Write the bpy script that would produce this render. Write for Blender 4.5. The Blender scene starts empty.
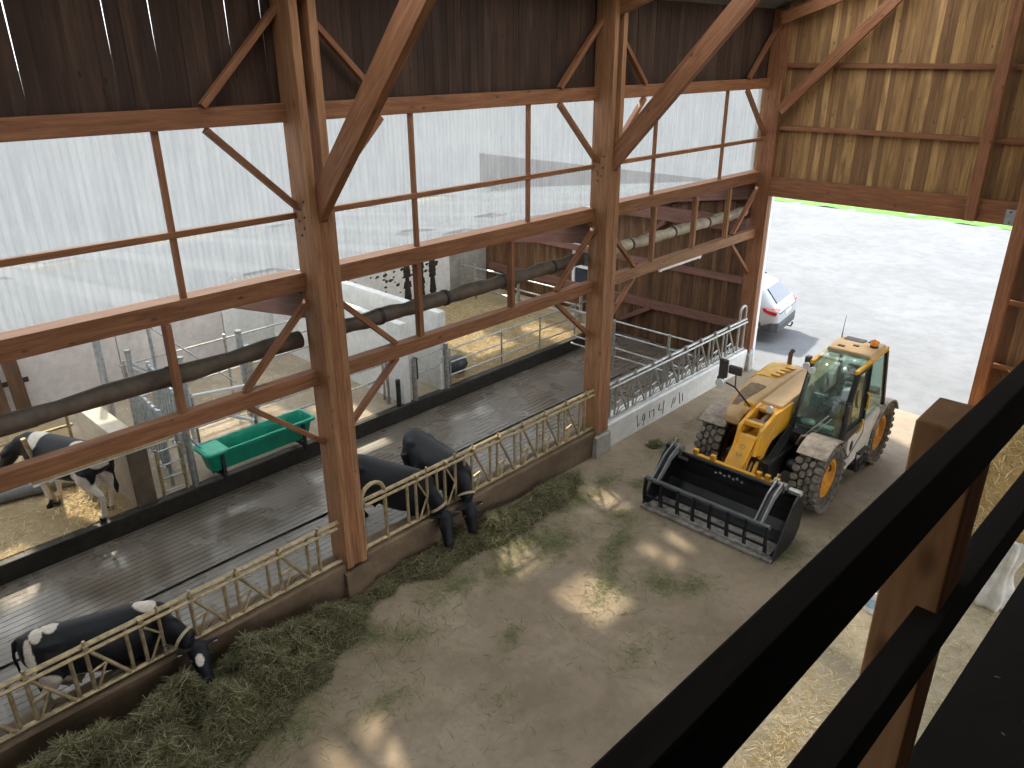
import bpy, bmesh, math, random
import numpy as np
from mathutils import Vector, Matrix, Quaternion, noise

random.seed(11)
rng = np.random.default_rng(7)
S = bpy.context.scene
COL = S.collection
PI = math.pi
V = Vector

# ---------------------------------------------------------------- camera
cam_d = bpy.data.cameras.new('camera')
cam = bpy.data.objects.new('camera', cam_d)
COL.objects.link(cam)
cam_d.sensor_width = 36.0
cam_d.lens = 770.35 * 36.0 / 1024.0
cam_d.clip_start = 0.02
cam_d.clip_end = 400
_R = Matrix(((0.72669797, 0.6869481, -0.00351633),
             (0.26873867, -0.2889924, -0.91883781),
             (-0.63221008, 0.6667726, -0.39461971)))      # rows: right, down, forward
cam.matrix_world = Matrix.Translation((0, 0, 7.5)) @ Matrix((
    (_R[0][0], -_R[1][0], -_R[2][0]),
    (_R[0][1], -_R[1][1], -_R[2][1]),
    (_R[0][2], -_R[1][2], -_R[2][2]))).to_4x4()
S.camera = cam

# ---------------------------------------------------------------- light
SKY_STRENGTH = 1.6
SUN_STRENGTH = 4.6
EXPOSURE = 1.3
SUN_H = V((0.925, -0.38, 0)).normalized()
SUN_EL = math.radians(42)
SUN_DIR = (SUN_H * math.cos(SUN_EL) + V((0, 0, -math.sin(SUN_EL)))).normalized()

wd = bpy.data.worlds.new('sky')
S.world = wd
wd.use_nodes = True
wn = wd.node_tree
wn.nodes['Background'].inputs[1].default_value = SKY_STRENGTH
_tc = wn.nodes.new('ShaderNodeTexCoord')
_sp = wn.nodes.new('ShaderNodeSeparateXYZ')
_cr = wn.nodes.new('ShaderNodeValToRGB')
wn.links.new(_tc.outputs['Generated'], _sp.inputs[0])
wn.links.new(_sp.outputs[2], _cr.inputs[0])
wn.links.new(_cr.outputs[0], wn.nodes['Background'].inputs[0])
_cr.color_ramp.elements[0].color = (0.93, 0.96, 1.0, 1)
_cr.color_ramp.elements[1].color = (0.66, 0.80, 1.0, 1)

sun_d = bpy.data.lights.new('sun', 'SUN')
sun_d.energy = SUN_STRENGTH
sun_d.angle = math.radians(2.5)
sun_d.color = (1.0, 0.95, 0.86)
sun = bpy.data.objects.new('sun', sun_d)
COL.objects.link(sun)
sun.rotation_euler = SUN_DIR.to_track_quat('-Z', 'Y').to_euler()
sun.location = (-20, 15, 30)

S.view_settings.view_transform = 'Standard'
S.view_settings.look = 'None'
S.view_settings.gamma = 1
S.view_settings.use_curve_mapping = False
S.view_settings.exposure = EXPOSURE
S.cycles.max_bounces = 8
S.cycles.diffuse_bounces = 5
S.cycles.transparent_max_bounces = 16
S.cycles.sample_clamp_indirect = 4.0
S.cycles.caustics_reflective = False
S.cycles.caustics_refractive = False

# ---------------------------------------------------------------- materials
class NT:
    def __init__(s, name):
        s.m = bpy.data.materials.new(name)
        s.m.use_nodes = True
        s.t = s.m.node_tree
        s.b = s.t.nodes['Principled BSDF']
        s.out = s.t.nodes['Material Output']
    def n(s, kind, **kw):
        nd = s.t.nodes.new('ShaderNode' + kind)
        for k, v in kw.items():
            if k in nd.inputs.keys():
                nd.inputs[k].default_value = v
            else:
                setattr(nd, k, v)
        return nd
    def l(s, a, b):
        s.t.links.new(a, b)
    def coord(s, scale=(1, 1, 1), kind='Object', loc=(0, 0, 0)):
        tc = s.n('TexCoord'); mp = s.n('Mapping')
        mp.inputs['Scale'].default_value = scale
        mp.inputs['Location'].default_value = loc
        s.l(tc.outputs[kind], mp.inputs[0])
        return mp.outputs[0]
    def noise(s, vec, scale=5, detail=5, rough=.6, dist=0.0):
        nd = s.n('TexNoise')
        nd.inputs['Scale'].default_value = scale
        nd.inputs['Detail'].default_value = detail
        nd.inputs['Roughness'].default_value = rough
        nd.inputs['Distortion'].default_value = dist
        s.l(vec, nd.inputs['Vector'])
        return nd.outputs[0]
    def ramp(s, fac, stops, interp='LINEAR'):
        r = s.n('ValToRGB'); r.color_ramp.interpolation = interp
        e = r.color_ramp.elements
        while len(e) < len(stops): e.new(0.5)
        for k, (p, c) in enumerate(stops):
            e[k].position = p
            e[k].color = (*c, 1) if len(c) == 3 else c
        s.l(fac, r.inputs[0])
        return r.outputs[0]
    def mix(s, fac, a, b, mode='MIX'):
        m = s.n('Mix', data_type='RGBA', blend_type=mode)
        if isinstance(fac, (int, float)): m.inputs[0].default_value = fac
        else: s.l(fac, m.inputs[0])
        for v, i in ((a, 6), (b, 7)):
            if isinstance(v, tuple): m.inputs[i].default_value = (*v, 1) if len(v) == 3 else v
            else: s.l(v, m.inputs[i])
        return m.outputs[2]
    def math(s, op, a, b=0.0):
        m = s.n('Math', operation=op)
        for v, i in ((a, 0), (b, 1)):
            if isinstance(v, (int, float)): m.inputs[i].default_value = v
            else: s.l(v, m.inputs[i])
        return m.outputs[0]
    def bump(s, h, strength=.3, dist=.02):
        b = s.n('Bump'); b.inputs['Strength'].default_value = strength
        b.inputs['Distance'].default_value = dist
        s.l(h, b.inputs['Height']); s.l(b.outputs[0], s.b.inputs['Normal'])
    def col(s, c):
        if isinstance(c, tuple): s.b.inputs['Base Color'].default_value = (*c, 1)
        else: s.l(c, s.b.inputs['Base Color'])
        return s
    def set(s, rough=None, metal=None, spec=None):
        for k, v in (('Roughness', rough), ('Metallic', metal), ('Specular IOR Level', spec)):
            if v is None: continue
            if isinstance(v, (int, float)): s.b.inputs[k].default_value = v
            else: s.l(v, s.b.inputs[k])
        return s

def m_plain(name, c, rough=.6, metal=0.0, spec=.4, var=.12, scale=9):
    t = NT(name)
    nz = t.noise(t.coord(), scale, 4)
    a = tuple(max(0, x * (1 - var * 2)) for x in c); b = tuple(min(1, x * (1 + var)) for x in c)
    t.col(t.ramp(nz, [(.3, a), (.65, b)])).set(rough, metal, spec)
    return t.m

def m_timber(name, dark, mid, light, rough=.62):
    t = NT(name)
    oi = t.n('ObjectInfo')
    off = t.n('VectorMath', operation='ADD')
    tc = t.n('TexCoord')
    cmb = t.n('CombineXYZ')
    t.l(t.math('MULTIPLY', oi.outputs['Random'], 37.0), cmb.inputs[0])
    t.l(t.math('MULTIPLY', oi.outputs['Random'], 11.0), cmb.inputs[1])
    t.l(tc.outputs['Object'], off.inputs[0]); t.l(cmb.outputs[0], off.inputs[1])
    mp = t.n('Mapping'); mp.inputs['Scale'].default_value = (1.1, 16, 16); t.l(off.outputs[0], mp.inputs[0])
    g = t.noise(mp.outputs[0], 1.6, 6, .62, .6)
    c = t.ramp(g, [(.28, dark), (.48, mid), (.72, light)])
    mp2 = t.n('Mapping'); mp2.inputs['Scale'].default_value = (1, 2.2, 2.2); t.l(off.outputs[0], mp2.inputs[0])
    vo = t.n('TexVoronoi'); vo.inputs['Scale'].default_value = 2.3; t.l(mp2.outputs[0], vo.inputs['Vector'])
    k = t.ramp(vo.outputs['Distance'], [(.05, (1, 1, 1)), (.12, (0, 0, 0))])
    c = t.mix(k, c, tuple(x * .55 for x in dark))
    big = t.noise(off.outputs[0], 1.1, 3)
    c = t.mix(t.ramp(big, [(.35, (0, 0, 0)), (.75, (.45, .45, .45))]), c, tuple(x * .8 for x in mid))
    hsv = t.n('HueSaturation'); t.l(c, hsv.inputs['Color'])
    t.l(t.math('ADD', t.math('MULTIPLY', oi.outputs['Random'], .22), .9), hsv.inputs['Value'])
    t.col(hsv.outputs[0]).set(rough, 0, .35)
    t.bump(g, .12, .01)
    return t.m

def m_boards(name, cols, rough=.75, along='Z'):
    t = NT(name)
    ge = t.n('NewGeometry')
    ri = ge.outputs['Random Per Island']
    tc = t.n('TexCoord'); cmb = t.n('CombineXYZ')
    for i in range(3): t.l(t.math('MULTIPLY', ri, 53.0 + 7 * i), cmb.inputs[i])
    ad = t.n('VectorMath', operation='ADD'); t.l(tc.outputs['Object'], ad.inputs[0]); t.l(cmb.outputs[0], ad.inputs[1])
    mp = t.n('Mapping'); mp.inputs['Scale'].default_value = (14, 14, .8); t.l(ad.outputs[0], mp.inputs[0])
    g = t.noise(mp.outputs[0], 1.4, 5, .6, .5)
    n = len(cols)
    base = t.ramp(ri, [(k / n, c) for k, c in enumerate(cols)], 'CONSTANT')
    c = t.mix(t.ramp(g, [(.3, (0, 0, 0)), (.7, (1, 1, 1))]), t.mix(1.0, base, (.55, .5, .48), 'MULTIPLY'), t.mix(1.0, base, (1.25, 1.2, 1.15), 'MULTIPLY'))
    mp2 = t.n('Mapping'); mp2.inputs['Scale'].default_value = (3, 3, .9); t.l(ad.outputs[0], mp2.inputs[0])
    st = t.noise(mp2.outputs[0], 1.0, 3)
    c = t.mix(t.ramp(st, [(.5, (0, 0, 0)), (.66, (.8, .8, .8))]), c, tuple(x * .55 for x in cols[0]))
    vo = t.n('TexVoronoi'); vo.inputs['Scale'].default_value = 2.6
    mp3 = t.n('Mapping'); mp3.inputs['Scale'].default_value = (2.6, 2.6, .9); t.l(ad.outputs[0], mp3.inputs[0])
    t.l(mp3.outputs[0], vo.inputs['Vector'])
    c = t.mix(t.ramp(vo.outputs['Distance'], [(.04, (1, 1, 1)), (.11, (0, 0, 0))]), c, tuple(x * .3 for x in cols[0]))
    t.col(c).set(rough, 0, .25)
    t.bump(g, .2, .01)
    return t.m

TIMBER = m_timber('red timber', (.115, .043, .019), (.21, .085, .037), (.31, .145, .07))
TIMBER_RED = m_timber('purplish timber', (.12, .055, .040), (.19, .09, .066), (.26, .135, .10))
TIMBER_SHADE = m_timber('dark weathered timber', (.008, .005, .0035), (.012, .007, .005), (.017, .010, .007), .95)  # near-black tone puts the loft's shade into the rail wood
TIMBER_POST = m_timber('pale timber', (.145, .062, .028), (.25, .118, .054), (.37, .20, .10))
RAILPOST_LIT = m_timber('fresh timber', (.36, .17, .075), (.54, .28, .13), (.64, .37, .19))  # brighter orange stands in for window light the railing post misses
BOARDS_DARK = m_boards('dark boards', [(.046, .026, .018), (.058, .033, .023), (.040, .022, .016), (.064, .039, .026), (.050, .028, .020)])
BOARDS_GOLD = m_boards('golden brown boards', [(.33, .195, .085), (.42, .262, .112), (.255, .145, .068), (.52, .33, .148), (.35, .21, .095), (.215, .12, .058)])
BOARDS_END = m_boards('brown boards', [(.13, .07, .037), (.16, .088, .046), (.105, .058, .032), (.19, .108, .056)])

def m_concrete(name, c1, c2, c3, rough=.8, scale=1.0, wet=None, groove=None):
    t = NT(name)
    co = t.coord()
    a = t.noise(co, .55 * scale, 6, .65, .3)
    b = t.noise(co, 4.5 * scale, 6, .7)
    f = t.noise(co, 60, 3)
    c = t.ramp(a, [(.32, c1), (.5, c2), (.68, c3)])
    c = t.mix(t.ramp(b, [(.42, (0, 0, 0)), (.7, (.55, .55, .55))]), c, tuple(x * .62 for x in c2))
    c = t.mix(t.ramp(f, [(.45, (0, 0, 0)), (.75, (.3, .3, .3))]), c, c3)
    h = t.math('ADD', t.math('MULTIPLY', b, .6), t.math('MULTIPLY', f, .25))
    if groove:
        sx = t.n('SeparateXYZ'); t.l(co, sx.inputs[0])
        fr = t.math('FRACT', t.math('DIVIDE', sx.outputs[0], groove))
        gm = t.ramp(fr, [(.0, (0, 0, 0)), (.10, (0, 0, 0)), (.16, (1, 1, 1)), (1, (1, 1, 1))])
        c = t.mix(gm, tuple(x * .42 for x in c1), c)
        h = t.math('ADD', t.math('MULTIPLY', h, .5), t.math('MULTIPLY', gm, 1.5))
    if wet:
        w = t.noise(co, .8, 4, .6)
        r = t.ramp(w, [(.38, (wet, wet, wet)), (.62, (rough, rough, rough))])
        t.set(r, 0, .5)
    else:
        t.set(rough, 0, .3)
    t.col(c)
    t.bump(h, .35, .012)
    return t.m

FLOOR = m_concrete('feed alley concrete', (.165, .122, .080), (.245, .187, .126), (.33, .26, .185), .78)
ALLEY = m_concrete('wet grooved concrete', (.115, .094, .072), (.17, .140, .110), (.22, .185, .15), .42, 1.3, wet=.09, groove=.125)
CURB = m_concrete('curb concrete', (.25, .23, .20), (.36, .34, .30), (.46, .44, .40), .85, 2)
CURB_DIRTY = m_concrete('brown stained curb concrete', (.085, .055, .032), (.135, .09, .054), (.20, .14, .088), .85, 2)
WALLC = m_concrete('pale concrete wall', (.54, .48, .455), (.67, .61, .58), (.75, .69, .66), .85, 1.2)
WALLW = m_concrete('white washed concrete', (.62, .61, .58), (.74, .73, .70), (.80, .79, .76), .8, 1.5)
BED = m_concrete('dusty concrete', (.27, .215, .15), (.36, .29, .21), (.44, .37, .28), .9, 1.6)
DIRT = m_plain('dark manure edge', (.03, .026, .02), .55, var=.3, scale=6)
YARD = m_concrete('pale gravel yard', (.13, .13, .125), (.153, .151, .147), (.174, .172, .168), .95, .5)

def m_straw(name, a, b, c, scale=1.0):
    t = NT(name)
    co = t.coord()
    n1 = t.noise(co, 9 * scale, 6, .75, 1.2)
    n2 = t.noise(co, 1.1, 4, .6)
    n3 = t.noise(t.coord((1, 3.5, 1)), 38 * scale, 3, .7, 2.5)
    col = t.ramp(n3, [(.32, a), (.5, b), (.68, c)])
    col = t.mix(t.ramp(n2, [(.4, (0, 0, 0)), (.7, (.7, .7, .7))]), col, tuple(x * .6 for x in b))
    col = t.mix(t.ramp(n1, [(.5, (0, 0, 0)), (.75, (.6, .6, .6))]), col, a)
    t.col(col).set(.9, 0, .15)
    t.bump(t.math('ADD', n3, n1), .6, .03)
    return t.m
STRAW = m_straw('trodden straw', (.28, .195, .10), (.48, .36, .205), (.66, .53, .34))
HEAPM = m_straw('golden straw', (.30, .18, .06), (.54, .35, .13), (.74, .53, .24))
STRAW_PALE = m_straw('straw litter on concrete', (.38, .30, .20), (.56, .47, .33), (.72, .64, .48), 1.3)

def m_blades(name, cols):
    t = NT(name)
    ge = t.n('NewGeometry')
    n = len(cols)
    c = t.ramp(ge.outputs['Random Per Island'], [(k / n, x) for k, x in enumerate(cols)], 'CONSTANT')
    t.col(c).set(.7, 0, .2)
    return t.m
SILAGE = m_blades('cut green feed', [(.066, .060, .026), (.118, .106, .050), (.172, .152, .078), (.25, .22, .125), (.085, .077, .037), (.142, .126, .062)])
STRAWS = m_blades('loose straw', [(.50, .36, .17), (.66, .50, .27), (.42, .29, .13), (.74, .62, .38), (.33, .24, .12)])
GRASSLIT = m_blades('scattered grass', [(.12, .125, .05), (.17, .165, .07), (.22, .21, .10), (.28, .25, .14), (.14, .14, .07)])
LAWN = m_plain('green grass', (.085, .21, .022), .9, var=.3, scale=3)

GALV = m_plain('galvanised steel', (.42, .42, .40), .42, .75, .5, .18, 14)
GALV_TAN = m_plain('dusty galvanised steel', (.38, .29, .165), .5, .55, .5, .22, 12)
GALV_BLUE = m_plain('bright galvanised steel', (.50, .54, .58), .38, .75, .5, .15, 14)
STEEL_DK = m_plain('dark steel', (.035, .034, .034), .5, .3, .4, .3, 8)
RUBBER = m_plain('black rubber', (.02, .02, .02), .75, 0, .3, .3, 8)
TARP = m_plain('rolled curtain', (.42, .36, .27), .6, 0, .3, .2, 5)
TARP_SHADE = m_plain('dark brown rolled curtain', (.10, .075, .055), .6, 0, .3, .2, 5)  # darker copy of the curtain; shade of the nearer bays in the colour
WHITE = m_plain('white paint', (.78, .78, .76), .5, 0, .4, .06)
BLACK = m_plain('black paint', (.012, .012, .012), .45)

def m_poly():
    t = NT('translucent corrugated sheet')
    t.t.nodes.remove(t.b)
    co = t.coord()
    sx = t.n('SeparateXYZ'); t.l(co, sx.inputs[0])
    st = t.noise(t.coord((1, 5, .5)), 2.6, 5, .65)
    sp = t.noise(t.coord((1, 9, 1.6)), 5, 5, .7)
    big = t.noise(co, .9, 3)
    c = t.ramp(st, [(.35, (.12, .131, .141)), (.62, (.16, .17, .178))])
    c = t.mix(t.ramp(sp, [(.58, (0, 0, 0)), (.72, (.35, .35, .35))]), c, (.08, .09, .098))
    c = t.mix(t.ramp(big, [(.5, (0, 0, 0)), (.7, (.3, .3, .3))]), c, (.20, .21, .216))
    tr = t.n('BsdfTranslucent'); t.l(c, tr.inputs[0])
    df = t.n('BsdfDiffuse'); t.l(c, df.inputs[0])
    tp = t.n('BsdfTransparent'); tp.inputs[0].default_value = (.95, .94, .90, 1)
    m1 = t.n('MixShader'); m1.inputs[0].default_value = .30
    t.l(tr.outputs[0], m1.inputs[1]); t.l(df.outputs[0], m1.inputs[2])
    m2 = t.n('MixShader'); m2.inputs[0].default_value = .26
    t.l(m1.outputs[0], m2.inputs[1]); t.l(tp.outputs[0], m2.inputs[2])
    t.l(m2.outputs[0], t.out.inputs[0])
    return t.m
POLY = m_poly()

def m_roofsheet():
    t = NT('clear roof sheet')
    t.t.nodes.remove(t.b)
    tr = t.n('BsdfTranslucent'); tr.inputs[0].default_value = (.85, .87, .88, 1)
    tp = t.n('BsdfTransparent'); tp.inputs[0].default_value = (1, .97, .9, 1)
    m2 = t.n('MixShader'); m2.inputs[0].default_value = .8
    t.l(tr.outputs[0], m2.inputs[1]); t.l(tp.outputs[0], m2.inputs[2])
    t.l(m2.outputs[0], t.out.inputs[0])
    return t.m
ROOFCLEAR = m_roofsheet()
ROOFDIFF = NT('milky roof sheet'); ROOFDIFF.t.nodes.remove(ROOFDIFF.b)
_q = ROOFDIFF.n('BsdfTranslucent'); _q.inputs[0].default_value = (.85, .87, .88, 1); _d = ROOFDIFF.n('BsdfDiffuse'); _d.inputs[0].default_value = (.40, .40, .39, 1); _m = ROOFDIFF.n('MixShader'); _m.inputs[0].default_value = .35; ROOFDIFF.l(_q.outputs[0], _m.inputs[1]); ROOFDIFF.l(_d.outputs[0], _m.inputs[2]); ROOFDIFF.l(_m.outputs[0], ROOFDIFF.out.inputs[0]); ROOFDIFF = ROOFDIFF.m

def m_glass(name, tint=(.78, .88, .84), refl=.12):
    t = NT(name)
    t.t.nodes.remove(t.b)
    tp = t.n('BsdfTransparent'); tp.inputs[0].default_value = (*tint, 1)
    gl = t.n('BsdfGlossy'); gl.inputs['Roughness'].default_value = .05
    lw = t.n('LayerWeight'); lw.inputs[0].default_value = .25
    df = t.n('BsdfDiffuse'); df.inputs[0].default_value = (.55, .58, .52, 1)
    m1 = t.n('MixShader'); m1.inputs[0].default_value = .05
    t.l(tp.outputs[0], m1.inputs[1]); t.l(df.outputs[0], m1.inputs[2])
    m2 = t.n('MixShader'); t.l(t.math('ADD', t.math('MULTIPLY', lw.outputs['Fresnel'], .22), refl * .25), m2.inputs[0])
    t.l(m1.outputs[0], m2.inputs[1]); t.l(gl.outputs[0], m2.inputs[2])
    t.l(m2.outputs[0], t.out.inputs[0])
    return t.m
GLASS = m_glass('cab glass')

# ---------------------------------------------------------------- mesh helper
class MB:
    def __init__(s):
        s.v = []; s.f = []; s.mi = []; s.cur = 0
    def mat(s, i):
        s.cur = i; return s
    def add(s, vs, fs):
        o = len(s.v)
        s.v.extend([tuple(x) for x in vs])
        for f in fs:
            s.f.append(tuple(o + i for i in f)); s.mi.append(s.cur)
        return s
    def box(s, c, d, rot=None):
        c = V(c); hx, hy, hz = d[0] / 2, d[1] / 2, d[2] / 2
        pts = [V((x, y, z)) for z in (-hz, hz) for y in (-hy, hy) for x in (-hx, hx)]
        if rot is not None: pts = [rot @ p for p in pts]
        return s.add([c + p for p in pts], [(0, 2, 3, 1), (4, 5, 7, 6), (0, 1, 5, 4), (2, 6, 7, 3), (0, 4, 6, 2), (1, 3, 7, 5)])
    def box2(s, a, b):
        return s.box([(a[i] + b[i]) / 2 for i in range(3)], [abs(b[i] - a[i]) for i in range(3)])
    def bar(s, p0, p1, w, h, up=(0, 0, 1)):
        p0, p1 = V(p0), V(p1); x = (p1 - p0); L = x.length; x.normalize()
        u = V(up); y = u.cross(x)
        if y.length < 1e-4: y = V((1, 0, 0)).cross(x)
        y.normalize(); z = x.cross(y)
        R = Matrix((x, y, z)).transposed()
        return s.box((p0 + p1) / 2, (L, w, h), R)
    def tube(s, pts, r, seg=8, cap=True):
        pts = [V(p) for p in pts]; n = len(pts)
        rs = r if isinstance(r, (list, tuple)) else [r] * n
        t0 = (pts[1] - pts[0]).normalized()
        a = V((0, 0, 1)) if abs(t0.z) < .9 else V((1, 0, 0))
        nx = t0.cross(a).normalized()
        vs = []
        for i in range(n):
            if i == 0: t = pts[1] - pts[0]
            elif i == n - 1: t = pts[-1] - pts[-2]
            else: t = (pts[i + 1] - pts[i]).normalized() + (pts[i] - pts[i - 1]).normalized()
            t.normalize()
            nx = (nx - t * nx.dot(t)).normalized(); ny = t.cross(nx)
            rr = rs[i]
            ra, rb = rr if isinstance(rr, (list, tuple)) else (rr, rr)
            for k in range(seg):
                an = 2 * PI * k / seg
                vs.append(pts[i] + nx * (math.cos(an) * ra) + ny * (math.sin(an) * rb))
        fs = []
        for i in range(n - 1):
            for k in range(seg):
                k2 = (k + 1) % seg
                fs.append((i * seg + k, i * seg + k2, (i + 1) * seg + k2, (i + 1) * seg + k))
        if cap:
            fs.append(tuple(range(seg - 1, -1, -1)))
            fs.append(tuple((n - 1) * seg + k for k in range(seg)))
        return s.add(vs, fs)
    def rings(s, rings, cap=True):
        seg = len(rings[0]); n = len(rings); vs = [p for r in rings for p in r]; fs = []
        for i in range(n - 1):
            for k in range(seg):
                k2 = (k + 1) % seg
                fs.append((i * seg + k, i * seg + k2, (i + 1) * seg + k2, (i + 1) * seg + k))
        if cap:
            fs.append(tuple(range(seg - 1, -1, -1)))
            fs.append(tuple((n - 1) * seg + k for k in range(seg)))
        return s.add(vs, fs)
    def lathe(s, prof, seg=24, M=None):
        """prof [(r, z)] round local z, placed by M"""
        M = M or Matrix.Identity(4); vs = []; fs = []
        n = len(prof)
        for (r, z) in prof:
            for k in range(seg):
                an = 2 * PI * k / seg
                vs.append(M @ V((r * math.cos(an), r * math.sin(an), z)))
        for i in range(n - 1):
            for k in range(seg):
                k2 = (k + 1) % seg
                fs.append((i * seg + k, i * seg + k2, (i + 1) * seg + k2, (i + 1) * seg + k))
        if prof[0][0] > 1e-5: fs.append(tuple(range(seg - 1, -1, -1)))
        if prof[-1][0] > 1e-5: fs.append(tuple((n - 1) * seg + k for k in range(seg)))
        return s.add(vs, fs)
    def prism(s, poly, fn, d0, d1):
        """poly [(a, b)], fn(a, b, d) -> point; extruded from d0 to d1"""
        n = len(poly)
        vs = [fn(a, b, d0) for a, b in poly] + [fn(a, b, d1) for a, b in poly]
        fs = [tuple(range(n)), tuple(range(2 * n - 1, n - 1, -1))]
        for i in range(n):
            j = (i + 1) % n
            fs.append((i, i + n, j + n, j))
        return s.add(vs, fs)
    def ball(s, c, r, seg=12, rot=None):
        c = V(c); r = r if isinstance(r, (list, tuple)) else (r, r, r)
        vs = []; fs = []; n = seg // 2
        for i in range(1, n):
            th = PI * i / n
            for k in range(seg):
                an = 2 * PI * k / seg
                p = V((r[0] * math.sin(th) * math.cos(an), r[1] * math.sin(th) * math.sin(an), r[2] * math.cos(th)))
                vs.append(c + (rot @ p if rot is not None else p))
        for i in range(n - 2):
            for k in range(seg):
                k2 = (k + 1) % seg
                fs.append((i * seg + k, (i + 1) * seg + k, (i + 1) * seg + k2, i * seg + k2))
        top = V((0, 0, r[2])); 
        vs.append(c + (rot @ top if rot is not None else top)); vs.append(c - (rot @ top if rot is not None else top))
        a, b = len(vs) - 2, len(vs) - 1
        for k in range(seg):
            k2 = (k + 1) % seg
            fs.append((a, k, k2)); fs.append((b, (n - 2) * seg + k2, (n - 2) * seg + k))
        return s.add(vs, fs)
    def mesh(s, name, mats, smooth=False, fix=True):
        me = bpy.data.meshes.new(name)
        me.from_pydata(s.v, [], s.f)
        for m in (mats if isinstance(mats, (list, tuple)) else [mats]): me.materials.append(m)
        if len(me.materials) > 1:
            me.polygons.foreach_set('material_index', s.mi)
        if fix:
            bm = bmesh.new(); bm.from_mesh(me)
            bmesh.ops.recalc_face_normals(bm, faces=bm.faces)
            bm.to_mesh(me); bm.free()
        if smooth:
            me.polygons.foreach_set('use_smooth', [True] * len(me.polygons))
            if smooth != 'all':
                try: me.set_sharp_from_angle(angle=math.radians(40))
                except Exception: pass
        me.update()
        return me
    def build(s, name, mats, parent=None, smooth=False, bevel=0, loc=None):
        me = s.mesh(name, mats, smooth)
        o = bpy.data.objects.new(name, me)
        COL.objects.link(o)
        if parent is not None: o.parent = parent
        if loc is not None: o.location = loc
        if bevel:
            b = o.modifiers.new('edge', 'BEVEL'); b.width = bevel; b.segments = 2; b.limit_method = 'ANGLE'
            b.angle_limit = math.radians(35)
        return o

def tag(o, label, cat, group=None, kind=None):
    if label: o['label'] = label
    if cat: o['category'] = cat
    if group: o['group'] = group
    if kind: o['kind'] = kind
    return o
def thing(name, label, cat, loc=(0, 0, 0), rz=0.0, group=None):
    o = bpy.data.objects.new(name, None)
    o.empty_display_size = .1
    COL.objects.link(o)
    o.location = loc; o.rotation_euler = (0, 0, rz)
    return tag(o, label, cat, group)
def struct(o, label=None):
    o['kind'] = 'structure'
    if label: o['label'] = label
    return o
def dup_tree(o, parent=None):
    c = o.copy(); COL.objects.link(c)
    if parent is not None: c.parent = parent
    for ch in list(o.children): dup_tree(ch, c)
    return c

def timber(name, p0, p1, w, h, label=None, cat=None, group=None, mat=None, parent=None, up=(0, 0, 1), bevel=.006):
    """one squared timber; its own X axis runs along the grain"""
    p0, p1 = V(p0), V(p1); x = p1 - p0; L = x.length; x.normalize()
    y = V(up).cross(x)
    if y.length < 1e-3: y = V((0, 1, 0))
    y.normalize(); z = x.cross(y)
    b = MB().box((L / 2, 0, 0), (L, w, h))
    o = b.build(name, mat or TIMBER, parent, bevel=bevel)
    o.matrix_local = Matrix.Translation(p0) @ Matrix((x, y, z)).transposed().to_4x4()
    if label: tag(o, label, cat, group)
    return o

# ================================================================ SETTING
def sbox(name, a, b, mat, bevel=0):
    c = [(a[i] + b[i]) / 2 for i in range(3)]
    m = MB().box((0, 0, 0), [abs(b[i] - a[i]) for i in range(3)])
    o = m.build(name, mat, bevel=bevel, loc=c)
    return struct(o)

def grid_plane(name, x0, x1, y0, y1, z, nx, ny, mat, fn=None):
    m = MB()
    vs = []
    for j in range(ny + 1):
        for i in range(nx + 1):
            x = x0 + (x1 - x0) * i / nx; y = y0 + (y1 - y0) * j / ny
            vs.append((x, y, z + (fn(x, y) if fn else 0)))
    fs = [(j * (nx + 1) + i, j * (nx + 1) + i + 1, (j + 1) * (nx + 1) + i + 1, (j + 1) * (nx + 1) + i) for j in range(ny) for i in range(nx)]
    m.add(vs, fs)
    return m.build(name, mat, smooth='all')

PY = (5.13, 11.12, 17.39)          # near face of each tall post
PW = .35
sbox('floor', (-8.35, -7, -.2), (-2.75, 17.6, 0), FLOOR)
sbox('floor_straw_side', (-2.75, -7, -.2), (6.2, 17.6, -.004), STRAW_PALE)
sbox('floor_cow_alley', (-12.5, -7, -.2), (-8.35, 17.66, 0), ALLEY)
sbox('floor_cow_bed', (-18, -7, -.2), (-12.52, 4.05, .35), STRAW)
sbox('floor_pen_concrete', (-18, 4.05, -.2), (-12.52, 9.7, .345), BED)
sbox('floor_passage', (-18, 9.7, -.2), (-12.52, 11.0, .34), BED)
sbox('floor_straw_pen', (-18, 11.0, -.2), (-12.52, 17.6, .35), STRAW)
m = MB(); m.box2((-12.52, -7, 0), (-12.36, 17.35, .335))
struct(m.build('trim_step', DIRT, bevel=.02))
sbox('ground', (-500, 17.6, -.25), (200, 600, -.03), YARD)
sbox('ground_west', (-500, -300, -.25), (-18.1, 17.6, -.03), YARD)
_g = grid_plane('grass_verge', -24, 30, 41.2, 80, -.02, 90, 24, LAWN,
                lambda x, y: .10 * noise.noise(V((x * .9, y * .9, 0))) + max(0, (y - 42)) * .03)
tag(_g, 'bright green grass verge beyond the far edge of the yard', 'grass', kind='stuff')

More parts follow.
